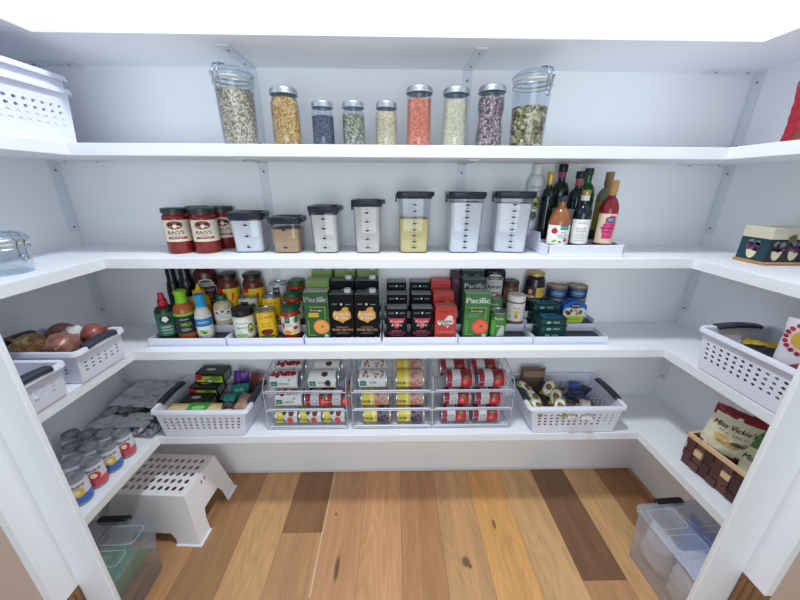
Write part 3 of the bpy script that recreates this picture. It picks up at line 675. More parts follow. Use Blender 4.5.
def kf(acc, hgt):
    def f(D, w, h):
        D.text('STOCK', -w*.27, h*.80, .008, P((200, 204, 208), .5), 2, width=w*.2); D.ell(0, h*.80, w*.05, w*.05, P((220, 224, 226), .5), 2); D.text('SIPPING', w*.27, h*.79, .006, P((200, 204, 208), .5), 2, width=w*.22)
        pts = [(-.36, .60), (-.30, .66), (-.16, .64), (-.02, .66), (.04, .72), (.18, .74), (.30, .72), (.26, .68), (.36, .62), (.38, .50), (.28, .46), (.10, .42), (.04, .38), (-.10, .42), (-.30, .46), (-.38, .52)]
        D.poly([(w*a, h*b) for a, b in pts], acc, 2)
        D.text('Kettle', -.0, h*.585, .020, CREAM, 4, width=w*.64, shear=.15, bold=.0007); D.text('& Fire', .0, h*.50, .020, CREAM, 4, width=w*.50, shear=.15, bold=.0007)
        D.rect(-w*.25, w*.25, h*.285, h*.293, P((190, 190, 190), .5), 2); D.text('BONE BROTH', 0, h*.225, .016, P((226, 156, 112), .5), 3, width=w*.84, bold=.0008); D.lines(0, h*.17, w*.6, 2, .006, P((150, 150, 150), .5), 2); D.rect(-w*.45, -w*.32, h*.03, h*.06, P((170, 176, 180), .5), 2); D.rect(-w*.2, w*.2, h*.04, h*.05, P((170, 176, 180), .5), 2); D.rect(w*.32, w*.45, h*.03, h*.06, P((170, 176, 180), .5), 2)
    return f
CBLK = P((9, 10, 16), .6, var=.06, spec=.2); GOLD = P((232, 164, 72), .5, var=.1, scale=90)
k0 = carton('broth_carton', 'tall black broth carton with orange bird, front row, next to the green squash carton', (-.226, 1.214, S1), .095, .062, .190, CBLK, kf(GOLD, .19), 'tall black broth cartons', P((110, 114, 122), .5), P((214, 218, 226), .5))
dup(k0, 'tall black broth carton with orange bird, front row, at the right end', (-.128, 1.214, S1))
dup(k0, 'tall black broth carton in second row, behind the left front one', (-.230, 1.288, S2))
dup(k0, 'tall black broth carton in second row, behind the right front one', (-.132, 1.288, S2))
LG = P((124, 158, 84), .5, var=.06)
def lgd(D, w, h):
    D.rect(-w*.38, w*.38, h*.76, h*.90, P((150, 178, 110), .5), 1); D.text('BROTH', -w*.1, h*.83, .012, P((40, 80, 40), .5), 2, width=w*.4); D.ell(w*.27, h*.74, w*.16, w*.1, P((40, 130, 90), .5), 2); D.ell(0, h*.4, w*.3, w*.3, GREEN, 2)
carton('broth_carton', 'pale green broth carton right behind the front squash carton', (-.331, 1.288, S2), .094, .062, .193, LG, lgd, None, P((180, 196, 160), .5))
l0 = carton('broth_carton', 'light green carton with white cap, top row, left of three', (-.325, 1.356, S3), .086, .060, .180, LG, lgd, 'light green cartons in the top row', P((180, 196, 160), .5), P((214, 218, 226), .5))
dup(l0, 'light green carton with white cap, top row, middle of three', (-.228, 1.356, S3))
dup(l0, 'light green carton with white cap, top row, right of three', (-.132, 1.356, S3))
HOT = P((222, 40, 96), .5, var=.05); CNAVY = P((11, 12, 20), .6, var=.06, spec=.2)
def kfp(acc):
    def f(D, w, h):
        D.text('COOKING', -w*.26, h*.87, .007, P((200, 204, 208), .5), 2, width=w*.26); D.ell(0, h*.88, w*.05, w*.05, P((220, 224, 226), .5), 2); D.text('BROTH', w*.27, h*.87, .007, P((200, 204, 208), .5), 2, width=w*.22)
        pts = [(-.40, .74), (-.34, .70), (.34, .70), (.40, .74), (.36, .64), (.30, .56), (.14, .54), (.08, .38), (-.08, .36), (-.14, .54), (-.30, .56), (-.36, .64)]
        D.poly([(w*a, h*b) for a, b in pts], acc, 2)
        D.text('Kettle', 0, h*.60, .017, CREAM, 4, width=w*.62, shear=.15, bold=.0006); D.text('& Fire', 0, h*.48, .017, CREAM, 4, width=w*.5, shear=.15, bold=.0006)
        D.rect(-w*.25, w*.25, h*.275, h*.285, P((190, 190, 190), .5), 2); D.text('BONE BROTH', 0, h*.21, .013, acc, 3, width=w*.8, bold=.0007); D.rect(-w*.3, w*.3, h*.13, h*.14, P((160, 160, 160), .5), 2)
    return f
p0 = carton('broth_carton', 'short black carton with pink cow head, front row, leftmost', (-.009, 1.214, S1), .084, .060, .130, CNAVY, kfp(HOT), 'short black cartons with pink cow head', P((150, 154, 164), .5))
dup(p0, 'short black carton with pink cow head, front row, beside the red carton', (.092, 1.214, S1))
dup(p0, 'short black carton with pink print, left column, middle row', (-.008, 1.288, S2)); dup(p0, 'short black carton with pink print, right column, middle row', (.094, 1.288, S2))
dup(p0, 'short black carton with pink print, left column, back row', (-.009, 1.356, S3)); dup(p0, 'short black carton with pink print, right column, back row', (.092, 1.356, S3))
CRED = P((204, 58, 52), .5, var=.05)
def kfr(D, w, h):
    D.text('COOKING', -w*.26, h*.87, .007, P((90, 20, 20), .5), 2, width=w*.24); D.ell(0, h*.87, w*.05, w*.05, P((90, 20, 20), .5), 2); D.text('BROTH', w*.27, h*.87, .007, P((90, 20, 20), .5), 2, width=w*.22)
    pts = [(-.40, .56), (-.30, .62), (-.12, .58), (.0, .66), (.08, .74), (.2, .76), (.36, .70), (.30, .66), (.38, .58), (.34, .48), (.18, .44), (.10, .36), (-.02, .44), (-.30, .44), (-.38, .50)]
    D.poly([(w*a, h*b) for a, b in pts], P((240, 226, 216), .5), 2)
    D.text('Kettle', 0, h*.57, .017, P((60, 30, 34), .5), 4, width=w*.62, shear=.15, bold=.0005); D.text('& Fire', 0, h*.47, .017, P((60, 30, 34), .5), 4, width=w*.46, shear=.15, bold=.0005)
    D.text('BONE BROTH', 0, h*.22, .012, P((246, 232, 226), .5), 3, width=w*.78, bold=.0004); D.ell(-w*.4, h*.06, .003, .003, WHITE, 2); D.ell(w*.4, h*.06, .003, .003, WHITE, 2)
r0 = carton('broth_carton', 'short red broth carton in the front row', (.187, 1.214, S1), .085, .060, .137, CRED, kfr, 'short red broth cartons', P((214, 120, 112), .5))
dup(r0, 'short red broth carton in the middle row', (.186, 1.288, S2)); dup(r0, 'short red broth carton in the back row', (.183, 1.356, S3))
PG2 = P((62, 128, 66), .5, var=.06)
carton('soup_carton', 'front bright green soup carton with round red tomato bowl', (.311, 1.214, S1), .100, .062, .193, PG2, pac(PG2, P((226, 84, 60), .5), P((238, 106, 76), .5), boxm=P((96, 150, 80), .5)), None, P((180, 196, 180), .5), rz=-.03)
PG3 = P((22, 52, 52), .5, var=.06)
def pac3(D, w, h):
    D.text('Pacific', 0, h*.86, .030, WHITE, 3, width=w*.86, bold=.0006); D.rect(-w*.4, w*.2, h*.745, h*.775, P((190, 200, 200), .5), 2); D.ell(w*.34, h*.79, w*.13, w*.1, TEAL, 2); D.ell(0, h*.4, w*.3, w*.3, TAN, 2)
q0 = carton('soup_carton', 'dark green soup carton in the second row, behind the tomato one', (.311, 1.288, S2), .098, .060, .195, PG3, pac3, 'dark green soup cartons', P((120, 140, 140), .5))
dup(q0, 'dark green soup carton on the top step, rearmost behind the tomato one', (.318, 1.356, S3)).scale = (.94, 1, .93)
carton('broth_carton', 'narrow dark purple carton edge left of the rear green soup carton', (.247, 1.354, S3), .036, .062, .170, P((66, 26, 50), .5, var=.08), lambda D, w, h: D.ell(0, h*.8, w*.3, w*.3, P((120, 60, 90), .5), 2), None)
def lab_gc(D, r, h):
    c = PI*r*.99; D.rect(-c, c, .005, h-.005, P((66, 130, 54), .5), 1); D.text('Pacific', .002, h*.78, .012, WHITE, 3, width=.036, shear=.1); D.text('BEANS', .004, h*.5, .008, WHITE, 3, width=.024); D.poly([(-.004, .012), (.03, .012), (.03, .05), (.018, .06), (.004, .04)], P((196, 204, 190), .5), 2); D.rect(-.03, -.012, .01, h*.7, P((120, 186, 90), .5), 2)
c0 = tin('food_can', 'front bright green can beside the tomato soup carton', (.407, R1-.002, S1), .034, .112, lab_gc, 'bright green cans')
dup(c0, 'bright green can one step behind the front green can', (.408, R2-.002, S2))
def lab_tah(D, r):
    D.rect(-r*1.4, r*1.4, .014, .092, P((238, 234, 230), .5), 1); D.text('Butter', .004, .072, .009, INK, 3, width=.028); D.ell(.004, .054, .013, .007, YELLOW, 2); D.ell(.002, .036, .009, .012, P((222, 190, 150), .5), 2); D.ell(.002, .036, .006, .009, P((200, 150, 100), .5), 3); D.rect(-.026, -.018, .03, .034, INK, 2)
bottle('nut_butter_jar', 'white labelled nut butter jar with white lid', 'jar', (.502, R2-.004, S2), .0375, .124, .097, .035, .1, .026, P((142, 88, 56), .3, var=.06), WHITE, lab_tah, None, capr=.0375)
bottle('nut_butter_jar', 'brown jar with dark brown lid behind the white lidded jar', 'jar', (.496, R3, S3), .034, .132, .102, .031, .106, .024, P((122, 86, 62), .3, var=.1), P((70, 40, 34), .4), lambda D, r: (D.rect(-r*1.4, r*1.4, .03, .09, P((150, 112, 80), .5), 1), D.lines(0, .08, .04, 4, .01, BROWN, 2)), None, capr=.0345)
def lab_raw(D, r):
    D.poly([(-.030, .04), (.030, .04), (.030, .15), (.016, .166), (-.016, .166), (-.030, .15)], P((200, 200, 198), .5), 1); D.rect(-.026, .026, .142, .158, P((90, 92, 96), .5), 2); D.text('Sugar', 0, .150, .010, WHITE, 3, width=.03); D.text('IN THE', 0, .130, .007, INK, 3, width=.026); D.text('RAW', 0, .110, .022, INK, 3, width=.046, bold=.0006); D.ell(.004, .074, .02, .016, P((190, 130, 90), .5), 2); D.ell(-.01, .066, .014, .01, P((120, 70, 50), .5), 3)
bottle('sweetener_bottle', 'black sweetener bottle with grey arched label beside soup cartons', 'bottle', (.420, R3, S3), .0385, .222, .168, .018, .2, .02, P((24, 26, 38), .25, var=.05), BLACK, lab_raw, None, sx=1.2, sy=.9)
def lab_jam(D, r):
    D.rect(-r*1.4, r*1.4, .045, .112, P((36, 44, 34), .5), 1); D.rect(.004, r*1.4, .066, .110, P((212, 178, 70), .5), 2); D.rect(-.044, .004, .066, .110, P((52, 38, 34), .5), 2)
    D.ell(-.018, .09, .013, .017, P((60, 34, 28), .5), 3); D.ell(-.019, .091, .008, .011, P((214, 170, 140), .5), 4); D.ell(-.018, .07, .018, .007, P((206, 170, 150), .5), 3); D.text('OLIVES', .026, .092, .009, P((90, 90, 40), .5), 3, width=.03); D.text('ROMANO', 0, .055, .009, P((170, 176, 150), .5), 3, width=.05)
bottle('olive_jar', 'large dark jar with gold lid and portrait label', 'jar', (.600, R3-.004, S3), .0415, .172, .136, .034, .154, .014, P((30, 26, 42), .15, var=.1), P((200, 176, 104), .35, metal=.4), lab_jam, None, capr=.0365)
# flat fish tins in two stacks
def fish_tin(label, loc, w=.112, d=.074, h=.0285):
    t = thing('fish_tin', label, 'tin', loc, 0, 'flat green fish tins')
    TG = P((12, 62, 64), .35, var=.08)
    MB().loft([rrect(w-.006, d-.006, .012, 0), rrect(w, d, .014, .003), rrect(w, d, .014, h-.004), rrect(w+.003, d+.003, .015, h-.003), rrect(w+.003, d+.003, .015, h-.001), rrect(w-.004, d-.004, .012, h), rrect(w-.008, d-.008, .011, h-.001)], TG).build('tin_body', t)
    D = Decal(); D.rect(-w*.34, w*.34, -d*.34, d*.34, P((60, 150, 200), .4), 1); D.rect(-w*.2, w*.3, -d*.2, d*.2, P((40, 100, 130), .4), 2); D.build('printed_top', t, top(h-.0008))
    D = Decal(); D.text('WILD', w*.08, h*.5, .011, P((210, 226, 220), .5), 1, width=.026); D.ell(-w*.2, h*.5, .010, .005, P((140, 190, 180), .5), 1); D.build('printed_side', t, front(-d/2-.0003)); return t
f0 = fish_tin('green fish tin, bottom of the front stack', (.628, R1, S1))
dup(f0, 'green fish tin, middle of the front stack', (.630, R1, S1+.0287)); dup(f0, 'green fish tin, topmost of the front stack', (.626, R1, S1+.0574))
dup(f0, 'green fish tin, bottom of the rear stack', (.632, R2+.001, S2)).scale = (1.06, .82, 1)
dup(f0, 'green fish tin, middle of the rear stack', (.634, R2+.001, S2+.0287)).scale = (1.06, .82, 1)
dup(f0, 'green fish tin, topmost of the rear stack', (.630, R2+.001, S2+.0574)).scale = (1.06, .82, 1)
# eight sided tuna pouch carton
t = thing('tuna_pack', 'blue and lime pack of tuna with slanted corners', 'pack', (.748, R2-.004, S2), 0)
oc = [(-.035, 0), (.035, 0), (.043, .006), (.051, .06), (.048, .082), (.018, .098), (-.018, .098), (-.048, .082), (-.051, .06), (-.043, .006)]
MB().prism(oc, 'y', -.024, .024, P((34, 104, 190), .35)).build('pack_body', t, smooth=0)
D = Decal(); D.poly([(-.034, .002), (.034, .002), (.042, .007), (.045, .032), (-.045, .032), (-.042, .007)], P((186, 208, 50), .45), 1); D.poly([(-.045, .032), (.045, .032), (.049, .058), (.036, .070), (-.036, .070), (-.049, .058)], P((226, 222, 210), .5), 1)
D.ell(0, .078, .024, .012, NAVY, 2); D.text('TUNA', 0, .078, .012, WHITE, 3, width=.034)
for k, (x, y, c) in enumerate([(-.024, .044, BROWN), (-.006, .046, CREAM), (.014, .044, P((206, 140, 120), .5)), (.026, .05, GREEN), (-.014, .056, GREEN), (.006, .056, TAN), (-.032, .052, P((170, 60, 50), .5))]): D.ell(x, y, .011, .007, c, 2+k % 2, 10, rot=30*k)
D.text('CREATIONS', 0, .018, .008, GREEN, 3, width=.05); D.build('printed_front', t, front(-.0243))
def lab_bc(D, r, h):
    c = PI*r*.99; D.rect(-c, c, .004, h-.004, P((34, 56, 94), .45), 1); D.ell(0, h*.5, .03, .016, P((70, 110, 160), .5), 2); D.text('TUNA', 0, h*.5, .014, P((210, 220, 230), .5), 3, width=.036); D.rect(-c, c, h*.84, h*.9, P((150, 130, 110), .5), 2)
u0 = tin('tuna_can', 'lower blue tuna can beside the dark portrait jar', (.702, R3-.008, S3), .041, .056, lab_bc, 'stacked blue tuna cans', P((170, 150, 130), .35, metal=.7))
dup(u0, 'upper blue tuna can beside the dark portrait jar', (.702, R3-.008, S3+.0562)); dup(u0, 'lower blue tuna can at the right end of the organizers', (.791, R3-.008, S3)); dup(u0, 'upper blue tuna can at the right end of the organizers', (.791, R3-.008, S3+.0562))
# ------------------------------------------------------------------ perforated plastic baskets
HOLE = .27
def oct_panel(m, Pf, ss, ts, hs, ht, mat):
    """bilinear panel Pf(s,t); ss/ts = cell border lists; hs/ht = which columns/rows carry a hole"""
    k = m.mi(mat)
    for i in range(len(ss)-1):
        for j in range(len(ts)-1):
            a0, a1, b0, b1 = ss[i], ss[i+1], ts[j], ts[j+1]
            if not (i in hs and j in ht):
                m.face([Pf(a0, b0), Pf(a1, b0), Pf(a1, b1), Pf(a0, b1)], mat); continue
            ac, bc = (a0+a1)/2, (b0+b1)/2
            outer = [(a1, bc), (a1, b1), (ac, b1), (a0, b1), (a0, bc), (a0, b0), (ac, b0), (a1, b0)]
            inner = [(ac+(a1-a0)*HOLE*math.cos(q*PI/4)*1, bc+(b1-b0)*HOLE*math.sin(q*PI/4)*1) for q in range(8)]
            for q in range(8):
                q2 = (q+1) % 8
                m.face([Pf(*outer[q]), Pf(*outer[q2]), Pf(*inner[q2]), Pf(*inner[q])], mat)
def basket(label, loc, W, D, H, tw=.035, td=.014, rows=4, nx=13, ny=8, handles=True, rz=0, group='white plastic baskets', name='plastic_basket', pitch=.0245):
    t = thing(name, label, 'basket', loc, rz, group)
    m = MB(); w0, d0 = W/2-tw, D/2-td; w1, d1 = W/2-.012, D/2-.012
    lo, hi = .25, .25+.118*rows
    ts = [0, lo]+[lo+(hi-lo)*(k+1)/rows for k in range(rows)]+[.94 if hi < .93 else hi+.02, 1]
    ht = set(range(1, rows+1))
    for (ax, ay, bx, by, n, Lm) in ((-1, -1, 1, -1, nx, 2*w0), (1, -1, 1, 1, ny, 2*d0), (1, 1, -1, 1, nx, 2*w0), (-1, 1, -1, -1, ny, 2*d0)):
        mg = max(.04, (1-n*pitch/Lm)/2)
        ss = [0, mg]+[mg+(1-2*mg)*(k+1)/n for k in range(n)]+[1]
        def Pf(s, t_, ax=ax, ay=ay, bx=bx, by=by):
            w, d = w0+(w1-w0)*t_, d0+(d1-d0)*t_
            return ((ax+(bx-ax)*s)*w, (ay+(by-ay)*s)*d, .004+(H-.006)*t_)
        oct_panel(m, Pf, ss, ts, set(range(1, n+1)), ht, WHITEPL)
    m.face([(-w0, d0, .004), (w0, d0, .004), (w0, -d0, .004), (-w0, -d0, .004)], WHITEPL)
    for sx in (-1, 1):
        for sy in (-1, 1): m.box(sx*(w0-.02)-.012, sx*(w0-.02)+.012, sy*(d0-.02)-.012, sy*(d0-.02)+.012, 0, .0042, WHITEPL)
    m.build('basket_body', t, smooth=0, solid=.0022, recalc=False)
    r = MB()
    r.loft([rrect(W-.026, D-.026, .012, H-.014), rrect(W-.026, D-.026, .012, H-.002), rrect(W-.020, D-.020, .014, H), rrect(W-.003, D-.003, .018, H), rrect(W, D, .02, H-.003), rrect(W+.002, D+.002, .02, H-.015), rrect(W-.002, D-.002, .02, H-.015), rrect(W-.004, D-.004, .019, H-.005), rrect(W-.022, D-.022, .013, H-.006), rrect(W-.024, D-.024, .013, H-.014)], WHITEPL, False, False)
    rm = r.build('rim', t)
    if handles:
        for s_ in (-1, 1):
            hb = MB(); rings = []
            for k in range(9):
                u = -1+2*k/8; y = u*D*.28; zc = H+.001+.005*(1-u*u)
                rings.append([(s_*(W/2-.010)+a, y, zc+b) for a, b in ((-.014, -.006), (.014, -.010), (.015, .002), (.010, .006), (-.010, .006), (-.015, .002))])
            hb.loft(rings, DARKPL); hb.build('handle', rm)
    return t
z5 = Z[5]
BLX, BLY, BRX, BRY = -.828, 1.245, .762, 1.247
basket('white perforated basket of tea boxes on the lowest shelf, left of the can racks', (BLX, BLY, z5), .402, .272, .14)
basket('white perforated basket of snack bars on the lowest shelf, right of the can racks', (BRX, BRY, z5), .425, .272, .14)
basket('white perforated basket on the right side shelf above the woven basket', (1.180, .832, z4), .37, .268, .150, rz=PI/2)
basket('white perforated basket holding onions on the left side shelf', (-1.15, .995, z4), .30, .200, .118, tw=.022, td=.014, rows=3, nx=8, ny=6)
basket('empty white perforated basket nearest the doorway, in front of the onion basket', (-1.15, .762, z4), .30, .215, .112, tw=.022, td=.014, rows=3, nx=8, ny=6)
basket('lower of two nested white baskets high on the left side shelf', (-1.190, 1.020, z2), .42, .272, .162, tw=.03, handles=False, rz=PI/2)
basket('upper of two nested white baskets high on the left side shelf', (-1.190, 1.020, z2+.037), .416, .268, .162, tw=.03, handles=False, rz=PI/2)

# onions and garlic
ONI = bpy.data.materials.new('onion_skin'); ONI.use_nodes = True
def onion_mat(name, cols):
    m = bpy.data.materials.new(name); m.use_nodes = True; nt = m.node_tree; b = nt.nodes['Principled BSDF']; N = nt.nodes.new; L = nt.links.new
    tc = N('ShaderNodeTexCoord'); mp = N('ShaderNodeMapping'); mp.inputs['Scale'].default_value = (1, 1, .12); L(tc.outputs['Object'], mp.inputs[0])
    n = N('ShaderNodeTexNoise'); n.inputs['Scale'].default_value = 60; n.inputs['Detail'].default_value = 4; L(mp.outputs[0], n.inputs['Vector'])
    r = N('ShaderNodeValToRGB'); e = r.color_ramp.elements
    while len(e) < len(cols): e.new(.5)
    for i, c in enumerate(cols): e[i].position = .32+.36*i/(len(cols)-1); e[i].color = lin(c)
    L(n.outputs['Fac'], r.inputs[0]); L(r.outputs[0], b.inputs['Base Color']); b.inputs['Roughness'].default_value = .32
    return m
bpy.data.materials.remove(ONI)
BROWNON = onion_mat('brown_onion_skin', [(116, 72, 64), (146, 96, 84), (172, 124, 108)])
REDON = onion_mat('red_onion_skin', [(116, 56, 54), (146, 76, 70), (172, 104, 94)])
YELON = onion_mat('yellow_green_onion_skin', [(196, 178, 110), (150, 86, 48), (206, 196, 140)])
def onion(name, label, loc, r, mat, rot, cat='onion', group='onions in the basket'):
    t = thing(name, label, cat, loc, 0, group); t.rotation_euler = rot
    pr = [(0, -r*.86), (r*.12, -r*.9), (r*.35, -r*.82), (r*.7, -r*.58), (r*.95, -r*.2), (r, .06*r), (r*.93, r*.36), (r*.7, r*.64), (r*.4, r*.83), (r*.18, r*.96), (r*.1, r*1.12), (r*.12, r*1.3), (0, r*1.28)]
    MB().lathe(pr, mat, 28).build('bulb', t, smooth=80)
    m = MB()
    for k in range(9):
        a = k*2.4; m.tube([(r*.05*math.cos(a), r*.05*math.sin(a), -r*.86), (r*.14*math.cos(a), r*.14*math.sin(a), -r*1.0)], .0008, TAN, 4)
    m.build('root_tuft', t)
    return t
zb = z4+.007
for (x, y, r, mt, rot) in ((-1.085, 1.005, .033, BROWNON, (1.2, 0, .4)), (-1.150, .960, .033, BROWNON, (1.3, .2, 1)), (-1.150, 1.045, .033, BROWNON, (.4, .3, 0)), (-1.215, 1.005, .033, BROWNON, (1, .5, 2))):
    onion('onion', 'brown onion in the lower layer of the onion basket, under the top onions', (x, y, zb+r*.93), r, mt, rot)
onion('onion', 'large brown onion at the front of the basket, second from the doorway', (-1.105, .966, z4+.107), .046, BROWNON, (1.3, .2, .5))
onion('onion', 'yellow green onion with torn brown skin, nearest the left wall', (-1.205, .962, z4+.107), .046, YELON, (.5, -.5, .3))
onion('onion', 'reddish onion at the back corner of the basket by the grey handle', (-1.085, 1.058, z4+.105), .041, REDON, (1.2, .5, 2.2))
onion('onion', 'brown onion at the rear of the basket behind the white garlic', (-1.195, 1.058, z4+.105), .042, BROWNON, (1.0, -.4, 1.2))
GARL = P((226, 220, 214), .55, var=.04)
def garlic(label, loc, r, rot):
    m = MB(); rings = []
    for k in range(12):
        u = k/11; z = -r*.8+u*r*2.1
        rr = r*(math.sin(min(1, u*1.45+.12)*PI)**.7 if u < .62 else max(.12, .55-(u-.62)*1.3)) if u < .62 else r*max(.1, .42-(u-.62)*1.1)
        rings.append([(rr*(1+.09*math.cos(6*a))*math.cos(a), rr*(1+.09*math.cos(6*a))*math.sin(a), z) for a in [2*PI*j/30 for j in range(30)]])
    tag(m.loft(rings, GARL).build('garlic_bulb', None, loc, smooth=80, rot=rot), label, 'garlic', 'garlic bulbs')
garlic('white garlic bulb wedged between the reddish and the rear brown onion', (-1.142, 1.045, z4+.113), .030, (1.2, 0, .5))
garlic('white garlic bulb in the middle of the onion basket near the yellow onion', (-1.158, 1.0, z4+.113), .026, (.6, .6, 0))

# ------------------------------------------------------------------ wire can racks and their cans
WIRE = P((206, 208, 222), .35, metal=.25, var=.03)
TZ = (.006, .096, .188); RY0, RY1 = 1.160, 1.382; SL = .022
def rack():
    t = thing('can_rack', '', 'can rack', (0, 0, z5), 0, 'chrome wire can racks'); hw = .174
    for s_ in (-1, 1):
        m = MB(); x = s_*hw
        m.tube([(x, RY0, .002), (x, RY0+.004, .215), (x, RY0+.030, .245), (x, RY1-.03, .268), (x, RY1, .25), (x, RY1, .002)], .0027, WIRE, 8)
        m.tube([(x, RY0, .003), (x, RY1, .003)], .002, WIRE, 8)
        for tz in TZ[1:]: m.tube([(x, RY0+.002, tz), (x, RY1, tz+SL)], .0022, WIRE, 6)
        for y in (1.22, 1.28, 1.33): m.tube([(x, y, .003), (x, y, .25)], .0016, WIRE, 6)
        m.build('side_frame', t)
    for tz in TZ:
        m = MB(); lip = RY0+.006
        m.tube([(-hw, lip-.004, tz+.002), (hw, lip-.004, tz+.002)], .0027, WIRE, 8)
        m.tube([(-hw+.012, lip-.008, tz+.013), (hw-.012, lip-.008, tz+.013)], .0034, WIRE, 8)
        for x in (-hw+.012, hw-.012): m.tube([(x, lip-.008, tz+.013), (x, lip-.002, tz)], .002, WIRE, 6)
        m.tube([(-hw, RY1, tz+SL), (hw, RY1, tz+SL)], .002, WIRE, 8)
        for k in range(11): x = -hw+.014+(2*hw-.028)*k/10; m.tube([(x, lip-.006, tz), (x, RY1, tz+SL)], .0016, WIRE, 6)
        m.build('wire_tier', t)
    return t
RX = (-.400, -.028, .322)
k0 = rack(); k0.location = (RX[0], 0, z5); k0['label'] = 'left wire can rack holding bean cans and tomato cans'
dup(k0, 'middle wire can rack holding yellow labelled cans', (RX[1], 0, z5)); dup(k0, 'right wire can rack holding red tomato cans', (RX[2], 0, z5))
CH = P((150, 24, 48), .4, var=.08); WLB = P((226, 228, 230), .5, var=.03); KB = P((110, 24, 40), .45, var=.15)
def lab_kid(D, r, h):
    c = PI*r*.99; D.rect(-c, c, .004, h-.004, WLB, 1); rnd = random.Random(3)
    for k in range(40):
        y = rnd.uniform(.010, h-.012); x = -r*1.55+rnd.uniform(0, r*.75)*(1-abs(y-.035)/h*.7); D.ell(x, y, .0075, .0055, P((150, 22, 44), .4), 2, 10, rot=rnd.uniform(0, 180))
    D.rect(-r*.28, r*.34, .008, .034, P((38, 120, 104), .5), 3); D.text('365', r*.03, .021, .009, WHITE, 4, rot=-90); D.text('KIDNEY BEANS', -r*.0, .066, .012, INK, 3, width=.036, rot=-90); D.text('ORGANIC', r*.0, .046, .008, GREY, 3, width=.024, rot=-90); D.ell(-r*.45, .085, .006, .006, P((150, 180, 170), .5), 3); D.ell(r*.9, .07, .006, .004, KB, 3)
def lab_blk(D, r, h):
    c = PI*r*.99; D.rect(-c, c, .004, h-.004, WLB, 1); D.rect(-r*.28, r*.34, .008, .034, P((38, 120, 104), .5), 3); D.text('365', r*.03, .021, .009, WHITE, 4, rot=-90); D.text('BLACK', -r*.1, .058, .012, INK, 3, width=.03, rot=-90); D.ell(0, .085, .015, .013, P((84, 52, 56), .5), 2); D.ell(-.004, .085, .008, .008, P((40, 28, 32), .5), 3); D.ell(r*.75, .09, .011, .012, P((110, 160, 70), .5), 2); D.ell(r*.9, .025, .006, .010, BROWN, 2); D.ell(-r*1.1, .07, .012, .014, BROWN, 2)
def lab_gar(D, r, h):
    c = PI*r*.99; D.rect(-c, c, .004, h-.004, WLB, 1); D.rect(-r*.28, r*.34, .008, .034, P((38, 120, 104), .5), 3); D.text('365', r*.03, .021, .009, WHITE, 4, rot=-90); D.text('BEANS', -r*.1, .062, .012, INK, 3, width=.03, rot=-90); rnd = random.Random(5)
    for k in range(22): D.ell(-r*1.6+rnd.uniform(0, r*.9), rnd.uniform(.01, h-.012), .006, .005, P((190, 160, 130), .5) if k % 2 else P((150, 116, 90), .5), 2, 10)
def lab_tom(D, r, h):
    c = PI*r*.99; D.rect(-c, c, .004, h-.004, P((150, 24, 54), .4, var=.06), 1); D.rect(-c, c, .026, .062, P((206, 208, 212), .45), 2)
    D.text('MUIR', -.002, .015, .010, P((236, 200, 206), .5), 3, width=.04, rot=-90); D.ring(0, .045, .013, .014, .0015, INK, 3); D.text('GLEN', 0, .045, .008, INK, 3, width=.016, rot=-90)
    D.ell(r*.1, .084, .022, .018, P((206, 46, 56), .4), 2); D.ell(r*-.05, .08, .010, .008, P((240, 110, 110), .4), 3); D.ell(-r*.6, .086, .008, .010, P((110, 130, 60), .5), 3); D.ell(-r*1.1, .075, .012, .012, P((120, 30, 40), .5), 2); D.rect(-c, c, h-.010, h-.006, P((236, 160, 170), .5), 2)
def lab_yp(c2, c3):
    def f(D, r, h):
        c = PI*r*.99; D.rect(-c, c, .004, h-.004, P((226, 206, 80), .45, var=.05), 1); D.text('BUSH', .0, .022, .018, P((70, 74, 50), .5), 3, width=.036, rot=-90, bold=.0005); D.rect(-c, c, .038, .052, P((238, 226, 150), .5), 2); D.text('BEANS', 0, .045, .008, GREEN, 3, width=.026, rot=-90); D.rect(-c, c, .060, h-.006, c2, 2)
        rnd = random.Random(9)
        for k in range(30): D.ell(rnd.uniform(-r*1.5, r*1.5), rnd.uniform(.066, h-.012), .007, .005, c3, 3, 8, rot=rnd.uniform(0, 180))
    return f
def lab_yw(D, r, h):
    c = PI*r*.99; D.rect(-c, c, .004, h-.004, P((214, 214, 210), .5), 1); D.rect(-c, c, .006, .034, P((226, 206, 80), .5), 2); D.text('RO*TEL', .0, .02, .016, INK, 3, width=.04, rot=-90, bold=.0005); D.ell(r*.3, .042, .010, .007, P((90, 150, 110), .5), 3); D.ell(r*.2, .066, .017, .014, P((222, 62, 66), .45), 3); D.ell(-r*.8, .07, .014, .012, P((110, 40, 40), .5), 3); D.ell(-r*.9, .04, .012, .010, P((80, 60, 50), .5), 3)
protos = {}
CR = .0365
def lying(kind, r, ln, lab, label, x, tier, row, group):
    zc = z5+TZ[tier]+.0022+r+SL*((.008+r+row*2.02*r)/.22); y = RY0+.009+r+row*2.03*r
    loc = (x-ln/2, y, zc); rot = (0, PI/2, 0)
    if kind not in protos:
        protos[kind] = tin('food_can', label, loc, r, ln, lab, group, rot=rot)
    else: dup(protos[kind], label, loc, rot=rot)
G1, G2, G3 = 'cans lying in the left rack', 'cans lying in the middle rack', 'cans lying in the right rack'
lying('kid', CR, .120, lab_kid, 'white kidney bean can, front of the top tier at left of the left rack', -.486, 2, 0, G1)
lying('kid', CR, .120, lab_kid, 'white kidney bean can behind the front one, top tier of the left rack', -.486, 2, 1, G1)
lying('blk', CR, .120, lab_blk, 'white black bean can, front of the top tier at right of the left rack', -.325, 2, 0, G1)
lying('blk', CR, .120, lab_blk, 'white black bean can behind the front one, top tier of the left rack', -.320, 2, 1, G1)
lying('kid', CR, .120, lab_kid, 'white kidney bean can on the middle tier of the left rack', -.476, 1, 0, G1)
